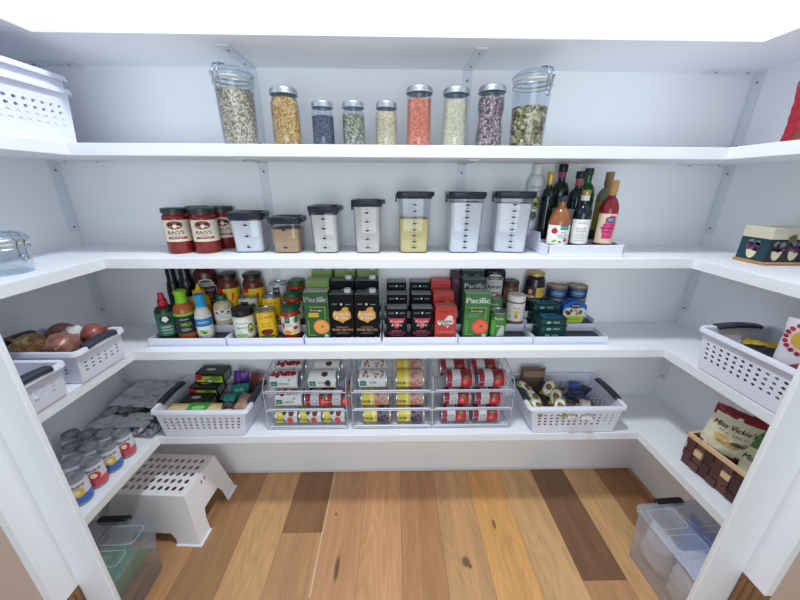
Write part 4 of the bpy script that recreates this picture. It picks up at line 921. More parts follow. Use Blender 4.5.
for k, (x, rw) in enumerate(((-.362, 0), (-.268, 0), (-.355, 1), (-.262, 1))):
    lying('toms', .0345, .091, lab_tom, ('left', 'right')[k % 2]+' small red tomato can, '+('front', 'rear')[rw]+' row on the middle tier of the left rack', x, 1, rw, G1)
for x, w_ in ((-.494, 'left'), (-.390, 'middle'), (-.286, 'right')):
    lying('yw', .0345, .100, lab_yw, f'small yellow and white tomato can on the bottom tier of left rack, {w_} of three', x, 0, 0, G1)
YP = lab_yp(P((196, 168, 160), .5), P((206, 110, 96), .5)); YB_ = lab_yp(P((110, 100, 120), .5), P((50, 44, 66), .5))
lying('gar', CR, .120, lab_gar, 'white bean can at front left of the top tier in the middle rack', -.112, 2, 0, G2)
lying('gar', CR, .120, lab_gar, 'white bean can behind the front left one on top of the middle rack', -.112, 2, 1, G2)
lying('yp', CR, .120, YP, 'yellow and pink bean can, front right of the middle rack top tier', .047, 2, 0, G2)
lying('yp', CR, .120, YP, 'yellow and pink bean can behind the front right one on top of the middle rack', .047, 2, 1, G2)
lying('yp', CR, .120, YP, 'yellow and pink bean can, left of the middle rack middle tier', -.104, 1, 0, G2)
lying('yp', CR, .120, YP, 'yellow and pink bean can, right of the middle rack middle tier', .049, 1, 0, G2)
lying('yb', CR, .120, YB_, 'yellow and purple bean can, left of the middle rack bottom tier', -.096, 0, 0, G2)
lying('yb', CR, .120, YB_, 'yellow and purple bean can, right of the middle rack bottom tier', .053, 0, 0, G2)
for tier, nm, x0, x1 in ((2, 'top', .262, .400), (1, 'middle', .255, .393), (0, 'bottom', .250, .390)):
    for x, sd in ((x0, 'left'), (x1, 'right')):
        lying('tom', CR, .120, lab_tom, f'red tomato can at the front {sd} of the {nm} tier in the right rack', x, tier, 0, G3)
        if tier == 2: lying('tom', CR, .120, lab_tom, f'red tomato can behind the front {sd} one on the top tier of the right rack', x-.016, tier, 1, G3)

# ------------------------------------------------------------------ soda cans on the left of the lowest shelf
def soda(name, label, loc, band, fruit, rz):
    t = thing(name, label, 'soda can', loc, rz, 'small soda cans on the lowest shelf'); r, h = .0295, .113
    MB().lathe([(0, .006), (r*.6, .006), (r*.75, 0), (r*.82, 0), (r*.98, .010), (r, .013), (r, h-.014), (r*.90, h-.003), (r*.86, h), (r*.80, h), (r*.78, h-.005), (0, h-.005)], P((158, 163, 172), .34, metal=.6), 28).build('can_body', t)
    D = Decal(); c = PI*r*.995
    D.rect(-c, c, .013, h-.0142, P((222, 224, 232), .4), 1); D.rect(-c, c, .013, .045, band, 2)
    for a in (-1, 1):
        D.ell(a*PI*r*.5*.0, .058, .016, .018, fruit, 3); D.ell(-.003, .06, .009, .010, P((244, 226, 190), .5), 4); break
    D.text('spindrift', 0, .083, .013, P((40, 44, 70), .5), 3, width=.044, bold=.0003)
    D.build('printed_label', t, cyl(r+.0002), cut=r*.22)
    m = MB(); m.loft([rrect(.011, .022, .005, h-.0046, cy=-.002), rrect(.011, .022, .005, h-.0034, cy=-.002)], STEEL); m.build('pull_tab', t)
    return t
RB, BB_ = P((214, 84, 98), .4), P((66, 112, 190), .4)
ra = soda('soda_can', 'raspberry red soda can at the far end of the front row, by the silver bags', (-1.086, 1.030, z5), RB, P((206, 60, 76), .4), .75)
ba = soda('soda_can', 'blue soda can with yellow fruit, second from far end of the front row', (-1.086, .963, z5), BB_, P((226, 196, 60), .4), .75)
dup(ra, 'raspberry red soda can, third from far end of the front row', (-1.087, .897, z5), .75); dup(ba, 'blue soda can with yellow fruit, front row, nearest the doorway', (-1.084, .830, z5), .75)
for k, (x, y, s) in enumerate(((-1.149, 1.030, 'farthest can of the second row, behind the raspberry one'), (-1.150, .963, 'middle can of the second row, behind the blue one'), (-1.149, .897, 'nearest can of the second row'), (-1.212, 1.028, 'farther can of the third row'), (-1.213, .961, 'nearer can of the third row'), (-1.276, 1.026, 'single can against the left wall'))):
    dup(ba if k % 2 else ra, 'silver topped soda can, '+s, (x, y, z5), .75)

# ------------------------------------------------------------------ soft bags
def pouch(name, label, cat, loc, w, h, t_, matfn, draw=None, rot=(0, 0, 0), seed=0, wr=.005, nx=20, ny=24, group=None, crimp=.014, parent=None):
    def hgt(u, v):
        e = max(0, 1-abs(u)**3.0)**.7*max(0, 1-abs(v)**3.5)**.75
        n = noise.noise(Vector((u*2.2+seed*7.1, v*2.6, seed*3.3)))*wr*1.4+noise.noise(Vector((u*6+seed*3, v*7, 1.7+seed)))*wr
        return e*(t_/2)+n*min(1, e*3)
    def side(u, v): return 1-.05*(1-abs(v))*abs(u)
    def S(u, v, s_, off=0):
        zz = (v+1)/2*h; cr = .0012*math.sin(zz*900)*(1 if abs(v) > 1-2*crimp/h else 0)
        return (u*w/2*(1-.04*(1-v*v)) + .003*noise.noise(Vector((v*4, seed, 0)))*(abs(u)), -s_*(hgt(u, v) if s_ > 0 else hgt(u*.97, v*.99)) - off + cr, zz+.004*noise.noise(Vector((u*3, seed+4, 2)))*abs(v))
    m = MB()
    for s_ in (1, -1):
        V = [[m.bm.verts.new(S(-1+2*i/nx, -1+2*j/ny, s_)) for i in range(nx+1)] for j in range(ny+1)]
        for j in range(ny):
            for i in range(nx):
                f = m.bm.faces.new([V[j][i], V[j][i+1], V[j+1][i+1], V[j+1][i]]); f.material_index = m.mi(matfn((i+.5)/nx, (j+.5)/ny, s_))
    t = thing(name, label, cat, loc, 0, group); t.rotation_euler = rot
    m.build('bag_body', t, smooth=70)
    if draw:
        D = Decal(); draw(D, w, h)
        D.build('printed_front', t, lambda x, y, z: S(max(-1, min(1, 2*x/w)), max(-1, min(1, 2*y/h-1)), 1, z+.0006), cut=.009, cuty=.009)
    return t
FOIL = P((226, 228, 234), .13, metal=.95, var=.1, scale=22, bump=1, bscale=10)
FL_ = lambda u, v, s: FOIL
def foil_draw(D, w, h): D.rect(-w*.22, w*.22, h*.36, h*.66, P((176, 178, 186), .4, metal=.3), 1); D.text('CHIA', -w*.02, h*.44, .016, INK, 2, width=.04); D.lines(0, h*.60, w*.3, 3, .012, GREY, 2); D.rect(-w*.3, w*.3, h*.33, h*.345, INK, 1); D.rect(-w*.2, w*.3, h*.70, h*.72, INK, 1)
pouch('foil_bag', 'silver foil bag at the bottom of the pile, corner by the basket', 'bag', (-1.165, 1.122, z5+.016), .25, .250, .030, FL_, None, (-PI/2, 0, -.10), 1, .013, group='silver foil bags')
pouch('foil_bag', 'silver foil bag with grey label, middle of the pile', 'bag', (-1.195, 1.122, z5+.050), .25, .245, .034, FL_, foil_draw, (-PI/2, 0, .06), 2, .013, group='silver foil bags')
pouch('foil_bag', 'silver foil bag on top of the pile, at the back against the wall', 'bag', (-1.170, 1.215, z5+.083), .28, .165, .026, FL_, None, (-PI/2+.08, 0, -.08), 3, .013, group='silver foil bags')

# tea boxes and packs in the left basket
def carton_box(label, loc, w, d, h, rz=0):
    t = thing('tea_box', label, 'box', loc, rz, 'black and green tea boxes'); BG = P((22, 34, 26), .4, var=.05)
    MB().box(-w/2, w/2, -d/2, d/2, 0, h, BG, bev=.001).build('box_body', t, smooth=0)
    D = Decal(); D.rect(-w*.48, w*.48, h*.12, h*.72, P((196, 196, 60), .5), 1); D.ell(w*.22, h*.5, w*.2, h*.26, P((110, 160, 50), .5), 2); D.ell(-w*.38, h*.62, w*.13, h*.3, P((190, 40, 44), .5), 3); D.ell(0, h*.24, w*.16, h*.2, P((40, 50, 36), .5), 2); D.ell(0, h*.24, w*.12, h*.13, P((206, 210, 190), .5), 3); D.text('TEA', w*.2, h*.62, h*.2, INK, 3); D.build('printed_front', t, front(-d/2-.0003))
    D = Decal(); D.ell(-w*.05, 0, w*.17, d*.15, P((200, 206, 196), .5), 1); D.text('GREEN', -w*.05, 0, d*.11, P((40, 70, 40), .5), 2, width=w*.22); D.build('printed_top', t, top(h+.0003))
    D = Decal(); D.rect(-d*.36, d*.36, h*.15, h*.85, P((150, 156, 150), .5), 1); D.lines(0, h*.75, d*.5, 5, h*.12, INK, 2); D.build('printed_side', t, lambda x, y, z: (w/2+.0003+z, x, y))
    return t
zf = z5+.0065
tb = carton_box('lowest black tea box lying behind the beige biscuit pack', (-.900, 1.232, zf+.062), .128, .070, .052, -.04)
dup(tb, 'middle black tea box in the left basket, stepped above the lowest', (-.894, 1.304, zf+.088), -.04); dup(tb, 'topmost black tea box with red dot, at the back of the left basket', (-.872, 1.334, zf+.142), -.05)
for x, y, zz, l in ((-.900, 1.232, 0, 'front'), (-.890, 1.318, .018, 'rear')):
    m = MB().box(-.064, .064, -.034, .034, 0, .060 if zz == 0 else .068, P((40, 60, 44), .5), bev=.001); tag(m.build('spice_box', None, (x, y, zf+zz), smooth=0), f'dark green box under the {l} tea boxes inside the left basket', 'box', 'dark boxes under the tea boxes')
tag(MB().box(-.06, .06, -.03, .03, 0, .0175, P((60, 70, 50), .5), bev=.001).build('spice_box', None, (-.89, 1.318, zf), smooth=0), 'flat dark box at the bottom of the left basket near the back', 'box', 'dark boxes under the tea boxes')
t = thing('biscuit_pack', 'long beige pack with bright green wrapper band along the basket front', 'pack', (-.835, 1.163, zf+.070), 0)
MB().box(-.150, .120, -.032, .032, 0, .044, P((226, 200, 150), .55, var=.08, scale=60), bev=.006).build('pack_body', t)
D = Decal(); D.rect(-.070, .020, -.0325, .0325, P((72, 168, 64), .45), 1); D.ell(-.022, -.004, .036, .022, P((40, 120, 50), .5), 2); D.ell(-.022, -.004, .030, .018, P((120, 206, 100), .5), 3); D.text('CRACKERS', -.022, -.004, .010, WHITE, 4, width=.046); D.rect(.05, .10, -.004, .014, P((206, 176, 120), .5), 1); D.build('printed_band', t, top(.0443))
D = Decal(); D.rect(-.070, .020, .002, .043, P((72, 168, 64), .45), 1); D.build('printed_side', t, front(-.0323))
tag(MB().box(-.145, .115, -.031, .031, 0, .0695, P((214, 190, 150), .6), bev=.004).build('biscuit_pack', None, (-.835, 1.163, zf), smooth=0), 'plain beige pack underneath the green banded pack in the left basket', 'pack')
PURP = P((96, 40, 140), .35, var=.1); BRN = P((150, 116, 104), .4, var=.15, scale=60); SILV = P((150, 148, 158), .3, metal=.5, var=.2, scale=60)
def cover(a, b, f): return lambda u, v, s: a if f(u, v) else b
SG = 'snack packs in the left basket'
pouch('snack_pack', 'purple snack pack standing at the back of the left basket', 'snack pack', (-.755, 1.315, zf+.035), .07, .155, .024, cover(P((60, 24, 100), .35), PURP, lambda u, v: (u-.5)**2+(v-.6)**2 < .03), None, (-.10, .12, .1), 11, .003, group=SG)
pouch('snack_pack', 'brown and pink snack pack at the back right of the left basket', 'snack pack', (-.690, 1.325, zf+.03), .085, .140, .03, cover(P((120, 60, 60), .4), BRN, lambda u, v: v > .55 and u < .6), None, (-.15, .2, -.2), 12, .004, group=SG)
pouch('snack_pack', 'teal snack pack lying right of the tea boxes', 'snack pack', (-.722, 1.225, zf+.095), .080, .085, .03, cover(TEAL, P((22, 110, 96), .4), lambda u, v: v > .4), lambda D, w, h: D.text('OATS', 0, h*.55, .016, WHITE, 1, width=w*.5), (-1.0, 0, .15), 13, .003, group=SG)
pouch('snack_pack', 'silver grey snack pack between tea boxes and teal pack', 'snack pack', (-.785, 1.24, zf+.085), .075, .085, .026, cover(SILV, P((90, 84, 100), .4), lambda u, v: v > .5), None, (-1.1, .1, -.2), 14, .005, group=SG)
pouch('snack_pack', 'brown snack pack at the front right corner of the left basket', 'snack pack', (-.686, 1.150, zf+.10), .068, .085, .03, cover(BRN, P((176, 140, 120), .4), lambda u, v: v > .6), None, (-1.1, .1, -.3), 15, .004, group=SG)
pouch('snack_pack', 'small teal and dark snack pack beside the beige biscuit pack', 'snack pack', (-.728, 1.150, zf+.115), .05, .07, .02, cover(TEAL, P((40, 40, 52), .4), lambda u, v: v > .45), None, (-1.15, 0, .2), 16, .003, group=SG)
tag(MB().box(-.042, .042, -.05, .075, 0, .088, P((120, 90, 80), .6), bev=.002).build('snack_box', None, (-.715, 1.235, zf), smooth=0), 'brown box under the snack packs at the right end of the left basket', 'box')

# bars in the right basket
CARD = P((120, 92, 78), .6, var=.08)
t = thing('bar_box', 'open brown box of snack bars with raised back flap', 'box', (.655, 1.250, zf), -.03)
m = MB(); m.box(-.056, .056, -.108, .10, 0, .055, CARD, bev=.001); m.box(-.060, .056, .096, .10, .05, .185, CARD); m.box(-.052, .050, .086, .0958, .135, .172, P((150, 128, 112), .6), bev=.002)
m.build('box_body', t, smooth=0)
WRAP = P((222, 216, 200), .35, var=.08, scale=60); WRAPG = P((150, 150, 70), .4, var=.1)
def bar_draw(D, w, h): D.ell(0, h*.5, w*.40, h*.40, P((236, 232, 222), .4), 1); D.ell(w*.02, h*.5, w*.26, h*.20, P((120, 110, 60), .5), 2, rot=30); D.ell(-w*.1, h*.6, w*.10, h*.08, P((170, 60, 50), .5), 3); D.text('BAR', 0, h*.34, .007, INK, 3)
wf = cover(WRAP, WRAPG, lambda u, v: (u-.5)**2/.2+(v-.5)**2/.2 < 1)
bps = [(.622, 1.165, .085), (.690, 1.160, .085), (.628, 1.215, .098), (.688, 1.212, .098), (.615, 1.270, .112), (.668, 1.268, .112)]
ww = ['front left', 'front right', 'middle left', 'middle right', 'back left', 'back right']
ang = [.5, -.35, .7, -.5, .9, -.8]
b0 = pouch('snack_bar', 'cream wrapped snack bar on the brown box, front left of six', 'snack bar', (bps[0][0], bps[0][1]-.04, zf+bps[0][2]), .052, .085, .024, wf, bar_draw, (-1.05, 0, ang[0]), 21, .002, group='cream wrapped bars')
for k in range(1, 6): dup(b0, f'cream wrapped snack bar on the brown box, {ww[k]} of six', (bps[k][0], bps[k][1]-.04, zf+bps[k][2]), rot=(-1.05, 0, ang[k]))
LB = P((34, 96, 176), .35, var=.12, scale=60); DB = P((32, 36, 62), .35, var=.2, scale=60)
SG2 = 'loose bars in the right basket'
tag(MB().box(-.085, .085, -.10, .10, 0, .055, P((70, 80, 120), .6), bev=.002).build('bar_box', None, (.815, 1.262, zf), smooth=0), 'flat blue grey box under the loose bars in the right basket', 'box')
for k, (x, y, zz, mt, m2, rz, rx, l) in enumerate(((.772, 1.285, .078, LB, NAVY, .6, -1.35, 'bright blue wrapped bar at the left, next to the cream bars'), (.800, 1.262, .092, DB, NAVY, -.9, -1.35, 'dark navy wrapped bar lying across the blue ones'), (.838, 1.290, .078, LB, P((26, 70, 130), .4), -.3, -1.4, 'bright blue wrapped bar at the back'), (.868, 1.235, .082, DB, P((120, 110, 140), .4), .8, -1.35, 'dark violet wrapped bar at the right'), (.835, 1.185, .080, P((60, 50, 66), .4, var=.2), SILV, .9, -1.35, 'long dark bar with silver edge near the front'), (.745, 1.155, .080, P((190, 180, 176), .4, var=.1), P((120, 80, 80), .4), .2, -1.35, 'white and brown wrapped bar at the front left'), (.798, 1.150, .078, P((196, 186, 184), .4, var=.1), BROWN, -.4, -1.35, 'white and brown wrapped bar at the front centre'))):
    pouch('snack_bar', l+' of the right basket', 'snack bar', (x-.0, y-.05, zf+zz), .048, .125, .020, cover(m2, mt, lambda u, v: .3 < v < .55 or v > .92), None, (rx, 0, rz), 30+k, .003, group=SG2)

# items in the right side basket
t = thing('granola_bag', 'white snack bag with round gold label in the right side basket', 'bag', (1.262, .800, z4+.010), -.55)
def gold_draw(D, w, h):
    ox = -.03; D.ell(ox+.01, h*.80, .060, .040, P((230, 190, 196), .5), 1, 28)
    for k in range(22): a = 2*PI*k/22; D.ell(ox+.01+.057*math.cos(a), h*.80+.046*math.sin(a), .006, .006, P((150, 26, 50), .5), 2, 8)
    D.ell(ox+.01, h*.80, .046, .032, P((206, 172, 66), .4), 3, 28); D.text('GRANOLA', ox+.01, h*.82, .014, INK, 4, width=.06); D.text('bites', ox+.01, h*.74, .010, INK, 4); D.poly([(-.045, h*.12), (.06, h*.12), (.06, h*.58), (-.01, h*.62), (-.05, h*.5)], P((140, 70, 50), .6, var=.3, scale=120), 2)
bpy.data.objects.remove(t)
pouch('granola_bag', 'white snack bag with round gold label standing in the right side basket', 'bag', (1.128, .742, z4+.008), .165, .262, .045, lambda u, v, s: P((214, 210, 214), .4, var=.05), gold_draw, (0, 0, -.95), 41, .003)
pouch('snack_pouch', 'shiny gold and black snack pouch lying in the right side basket', 'bag', (1.150, .870, z4+.100), .13, .12, .03, cover(P((222, 186, 60), .25, metal=.4), P((30, 28, 30), .4), lambda u, v: v > .45), None, (-1.45, 0, -.9), 42, .006)
tag(MB().box(-.10, .10, -.13, .03, 0, .084, P((60, 60, 70), .6), bev=.002).build('snack_box', None, (1.185, .940, z4+.0066), smooth=0), 'dark box hidden below the gold pouch in the right side basket', 'box')

# woven basket with chip bags
t = thing('woven_basket', 'dark brown woven basket with light wooden rim', 'basket', (1.205, .834, z5), math.radians(-83))
L_, D_, H_ = .29, .150, .135
DK = [P((86, 54, 50), .55, var=.2, scale=50), P((70, 42, 40), .55, var=.2, scale=50), P((104, 66, 58), .55, var=.2, scale=50)]; LT = P((222, 190, 148), .55, var=.05)
m = MB(); nr = 4
def wall_w(n, Lw, yy, M):
    for i in range(n):
        for j in range(nr):
            x0, x1 = -Lw/2+Lw*i/n, -Lw/2+Lw*(i+1)/n; z0, z1 = .004+(H_-.016)*j/nr, .004+(H_-.016)*(j+1)/nr
            out = (i+j) % 2; lt = (j == 2 and i % 3 == 1)
            o = .004 if out or lt else 0
            m.box(x0+.0005, x1-.0005, yy-.003-o, yy+.002, z0+.001, z1-.001, LT if lt else DK[(i*2+j*3) % 3], bev=.0012, M=M)
for a in range(4):
    Lw, yy = (L_, -D_/2) if a % 2 == 0 else (D_, -L_/2)
    wall_w(9 if a % 2 == 0 else 5, Lw-.006, yy, Matrix.Rotation(a*PI/2, 4, 'Z'))
m.box(-L_/2, L_/2, -D_/2, D_/2, 0, .004, DK[1])
m.build('woven_body', t, smooth=0)
r = MB()
r.loft([rrect(L_+.010, D_+.010, .008, H_-.016), rrect(L_+.014, D_+.014, .009, H_-.014), rrect(L_+.014, D_+.014, .009, H_), rrect(L_-.008, D_-.008, .006, H_), rrect(L_-.008, D_-.008, .006, H_-.016)], LT, False, False)
r.build('wooden_rim', t)
CRM = P((228, 226, 198), .3, var=.04); CRED2 = P((140, 34, 50), .28, var=.08)
def chip_draw(D, w, h):
    D.text("Miss Vickie's", 0, h*.70, .027, INK, 2, width=w*.80, shear=.25, rot=4, bold=.0005); D.text('SEA SALT', .002, h*.57, .015, P((150, 120, 110), .5), 2, width=w*.56)
    D.ell(-w*.14, h*.44, w*.17, h*.07, P((216, 190, 120), .5), 2, rot=-10); D.ell(w*.18, h*.42, w*.15, h*.04, P((90, 70, 64), .5), 2, rot=10); D.ell(w*.02, h*.36, w*.24, h*.045, P((190, 160, 100), .5), 2); D.ell(w*.30, h*.47, w*.07, h*.03, P((180, 170, 150), .5), 2, rot=40)
chipm = lambda u, v, s: CRED2 if (v < .22-.10*math.sin(u*PI) or v > .90-.10*abs(u-.5) or (u > .93 and v > .62) or (u < .04 and v > .8)) else CRM
CG = 'chip bags in the woven basket'
pouch('chip_bag', 'cream and dark red chip bag at the far end of the woven basket', 'chip bag', (1.160, .895, z5+.098), .138, .190, .060, chipm, chip_draw, (-.10, .10, math.radians(-52)), 51, .004, group=CG)
chip2 = lambda u, v, s: P((72, 132, 62), .3, var=.1) if (v > .74 or (v < .22)) else P((218, 220, 186), .3, var=.05)
def chip_draw2(D, w, h): D.text("Miss Vickie's", 0, h*.60, .028, INK, 2, width=w*.84, shear=.25, bold=.0005); D.text('JALAPENO', 0, h*.46, .013, P((90, 120, 70), .5), 2, width=w*.5); D.ell(-.01, h*.33, w*.2, h*.06, P((196, 190, 120), .5), 2); D.ell(.02, h*.34, w*.1, h*.04, P((90, 140, 60), .5), 3)
pouch('chip_bag', 'green and cream chip bag behind the dark red one', 'chip bag', (1.240, .825, z5+.012), .140, .285, .050, chip2, chip_draw2, (-.10, .0, math.radians(-62)), 52, .004, group=CG)
pouch('chip_bag', 'green and cream chip bag nearest the doorway in the woven basket', 'chip bag', (1.200, .775, z5+.012), .130, .25, .045, chip2, chip_draw2, (-.18, -.1, math.radians(-60)), 53, .004, group=CG)

# red bag high on the right shelf
RB1 = P((222, 44, 84), .3, var=.08); 
redm = lambda u, v, s: P((120, 70, 44), .35, var=.3, scale=80) if (.12 < u < .34 and v < .7) else (P((240, 214, 224), .4) if (.55 < u < .9 and .05 < v < .3) or (.6 < u < .8 and .45 < v < .6) else (P((150, 16, 40), .3) if u < .1 else RB1))
pouch('candy_bag', 'shiny red and pink bag on the upper right side shelf', 'bag', (1.185, .945, z2+.001), .22, .165, .07, redm, lambda D, w, h: D.text('SWEETS', w*.12, h*.75, .03, WHITE, 1, width=w*.5), (-.22, .0, math.radians(-38)), 61, .005)

# painted wooden box on the right middle shelf
t = thing('painted_box', 'small painted wooden box with goblets of grapes and cream lid', 'box', (1.262, 1.066, z3))
hw, hd = .066, .046; TEALB = P((24, 62, 72), .45, var=.1); GOLDB = P((196, 148, 98), .45, var=.1)
MB().box(-hw, hw, -hd, hd, .010, .084, TEALB, bev=.001).build('box_body', t, smooth=0)
MB().box(-hw-.001, hw+.001, -hd-.001, hd+.001, .084, .120, P((212, 204, 180), .5, var=.05), bev=.002).build('lid', t, smooth=0)
m = MB(); m.box(-hw-.004, hw+.004, -hd-.004, hd+.004, 0, .010, GOLDB, bev=.001)
for k in range(16):
    for s_ in (-1, 1): m.lathe([(0, .003), (.003, .0042), (.0042, .007), (.003, .0098), (0, .011)], GOLDB, 8, (-hw+.004+k*(2*hw-.008)/15, s_*(hd+.004), 0))
for k in range(11):
    for s_ in (-1, 1): m.lathe([(0, .003), (.003, .0042), (.0042, .007), (.003, .0098), (0, .011)], GOLDB, 8, (s_*(hw+.004), -hd+.003+k*(2*hd-.006)/10, 0))
m.build('beaded_base', t)
def goblet(D, x, s=1):
    n = 14; pts = [(x-.017*s, .046)]+[(x-.017*s*math.cos(a), .046-.030*math.sin(a)) for a in [PI*k/n for k in range(1, n)]]+[(x+.017*s, .046)]
    D.poly(pts, P((226, 214, 182), .5), 2); rnd = random.Random(int(x*1000)+5)
    for k in range(16): D.ell(x+rnd.uniform(-.018, .018)*s, .046+rnd.uniform(-.004, .022), .0048, .0048, P((116, 52, 96), .45) if k % 3 else P((150, 84, 120), .45), 3, 10)
    D.ell(x-.010*s, .070, .010, .008, P((110, 126, 130), .5), 3, rot=30); D.ell(x+.012*s, .068, .009, .008, P((110, 126, 130), .5), 3, rot=-30)
D = Decal(); goblet(D, 0); D.build('painted_end', t, left(-hw-.0006))
D = Decal(); D.rect(-hw+.002, hw-.002, .012, .083, P((30, 26, 36), .45), 1); goblet(D, -.034); goblet(D, .022); D.build('painted_front', t, front(-hd-.0004))
m = MB(); m.box(-.012, .012, -hd-.004, -hd, .076, .094, P((120, 100, 70), .4, metal=.6), bev=.002); m.tube([(-.009, -hd-.004, .092), (-.005, -hd-.006, .099), (.005, -hd-.006, .099), (.009, -hd-.004, .092)], .0016, P((120, 100, 70), .4, metal=.6)); m.build('metal_hasp', t, smooth=0)

# ------------------------------------------------------------------ floor: step stool and bins
t = thing('step_stool', 'white plastic step stool with perforated top on the wood floor', 'step stool', (-1.083, 1.160, 0), math.radians(-3))
STOOL = P((242, 242, 244), .4, var=.01); HOLE = .32; m = MB(); h = .25; tx, ty, bx, by = .166, .112, .212, .150
nx_, ny_ = 9, 5
ss = [0, .07]+[.07+.86*(k+1)/nx_ for k in range(nx_)]+[1]; ts = [0, .08]+[.08+.84*(k+1)/ny_ for k in range(ny_)]+[1]
oct_panel(m, lambda s, q: (-tx+2*tx*s, -ty+2*ty*q, h), ss, ts, set(range(1, nx_+1)), set(range(1, ny_+1)), STOOL)
for (sx, sy, ax) in ((0, -1, 'x'), (0, 1, 'x'), (1, 0, 'y'), (-1, 0, 'y')):
    def Q(s, v, sx=sx, sy=sy, ax=ax):   # s in -1..1 along the side, v height 0..1
        if sy == 1 or sx == -1: s = -s
        X, Y = tx+(bx-tx)*(1-v), ty+(by-ty)*(1-v)
        return (s*X, sy*Y, h*v) if ax == 'x' else (sx*X, s*Y, h*v)
    e = .50; s0 = [-1, -.72, -e, -e*.86, e*.86, e, .72, 1]
    cut, k1 = (.24, .12) if ax == 'x' else (.44, .26)
    for a, b in ((-1, -.72), (-.72, -e)):
        for k in range(4): m.face([Q(a, k/4*.99), Q(b, k/4*.99) , Q(b, (k+1)/4*.99), Q(a, (k+1)/4*.99)], STOOL) if k*.2475 < .99 else None
        for k in range(4): m.face([Q(-b, k/4*.99), Q(-a, k/4*.99), Q(-a, (k+1)/4*.99), Q(-b, (k+1)/4*.99)], STOOL)
    m.face([Q(-e, k1), Q(-e*.82, cut), Q(-e, .99*.75)], STOOL); m.face([Q(e, k1), Q(e, .99*.75), Q(e*.82, cut)], STOOL)
    m.face([Q(-e, .7425), Q(-e*.82, cut), Q(e*.82, cut), Q(e, .7425)], STOOL)
    if ax == 'y':
        xs = [-e, -.26, .26, e]
        m.face([Q(-e, .7425), Q(e, .7425), Q(e, .80), Q(-e, .80)], STOOL)
        HOLE = .40
        oct_panel(m, lambda s, q: Q(-e+2*e*s, .80+.13*q), [0, .35, .46, .54, .65, 1], [0, 1], {1, 3}, {0}, STOOL)
        HOLE = .32
        m.face([Q(-e, .93), Q(e, .93), Q(e, .99), Q(-e, .99)], STOOL)
    else: m.face([Q(-e, .7425), Q(e, .7425), Q(e, .99), Q(-e, .99)], STOOL)
    m.face([Q(-1, .99), Q(1, .99), Q(1, 1), Q(-1, 1)], STOOL)
m.build('stool_shell', t, smooth=0, solid=.004, recalc=False)
for sx in (-1, 1):
    for sy in (-1, 1):
        x0, x1, y0, y1 = sx*bx, sx*(bx-.11), sy*by, sy*(by-.075)
        MB().loft([[(x1, y0-sy*.004, 0), (x1, y0+sy*.006, 0), (x1, y0+sy*.006, .006), (x1, y0-sy*.004, .006)], [(x0-sx*.004, y0-sy*.004, 0), (x0+sx*.006, y0+sy*.006, 0), (x0+sx*.006, y0+sy*.006, .006), (x0-sx*.004, y0-sy*.004, .006)], [(x0-sx*.004, y1, 0), (x0+sx*.006, y1, 0), (x0+sx*.006, y1, .006), (x0-sx*.004, y1, .006)]], STOOL).build('foot_flange', t, smooth=25)

def clear_bin(label, loc, w, d, h, rz, mat):
    t = thing('storage_bin', label, 'storage bin', loc, rz, 'clear plastic storage bins')
    m = MB(); m.loft([rrect(w-.05, d-.05, .02, .001), rrect(w-.044, d-.044, .022, 0), rrect(w-.036, d-.036, .024, .006), rrect(w-.014, d-.014, .028, h-.02), rrect(w-.004, d-.004, .03, h-.018), rrect(w-.004, d-.004, .03, h-.012)], mat, True, False)
    m.build('bin_body', t)
    l = MB(); l.loft([rrect(w, d, .03, h-.016), rrect(w+.004, d+.004, .032, h-.012), rrect(w+.004, d+.004, .032, h-.002), rrect(w-.004, d-.004, .03, h), rrect(w-.03, d-.03, .022, h), rrect(w-.036, d-.036, .02, h-.005)], mat, False, True)
    o = l.build('lid', t)
    RIDGE = BINRIM
    rg = MB()
    for cx, cy, ww_, dd in ((-.25, .28, .36, .24), (.25, .28, .36, .24), (-.25, -.28, .36, .24), (.25, -.28, .36, .24), (-.25, 0, .36, .18), (.25, 0, .36, .18)):
        rg.tube([(p[0]+cx*w*.86, p[1]+cy*d*1.05, h-.004) for p in rrect(ww_*w, dd*d*1.05, .015, 0, 3)], .0016, mat if False else RIDGE, 5, True)
    rg.build('lid_ridges', o)
    hd = MB(); hd.loft([rrect(.115, .020, .008, h-.020, cy=d/2+.006), rrect(.125, .026, .009, h-.010, cy=d/2+.006), rrect(.125, .026, .009, h+.001, cy=d/2+.006), rrect(.118, .020, .008, h+.004, cy=d/2+.006)], BLACK)
    hd.build('latch_handle', o)
    return t
clear_bin('clear storage bin with green bag on the floor at left by the stool', (-1.145, .800, 0), .355, .285, .245, .02, BINPL2)
clear_bin('clear storage bin with white bags and blue bag on the floor at right', (1.152, .815, 0), .325, .315, .262, .06, BINPL)
pouch('plastic_bag', 'green plastic bag inside the left clear bin', 'bag', (-.996, .800, .140), .22, .17, .10, lambda u, v, s: P((76, 148, 96), .4, var=.25, scale=20), None, (-PI/2, 0, PI/2), 71, .02)
pouch('paper_bag', 'brown paper bag at the bottom of the left clear bin', 'bag', (-1.004, .80, .048), .21, .17, .07, lambda u, v, s: P((140, 106, 82), .6, var=.15), None, (-PI/2, 0, PI/2), 72, .01)
tag(MB().box(-.035, .035, -.09, .09, 0, .19, P((180, 184, 176), .6, var=.05), bev=.004).build('cardboard_box', None, (-1.245, .80, .008), smooth=0), 'pale box standing inside the left clear bin near the wall', 'box')
FLB = lambda u, v, s: P((232, 226, 222), .6, var=.04)
pouch('paper_bag', 'white paper bag in the right clear bin, at the far corner', 'bag', (1.075, .888, .010), .13, .185, .09, FLB, None, (0, 0, -PI/2+.06), 73, .006, group='white bags in the right bin')
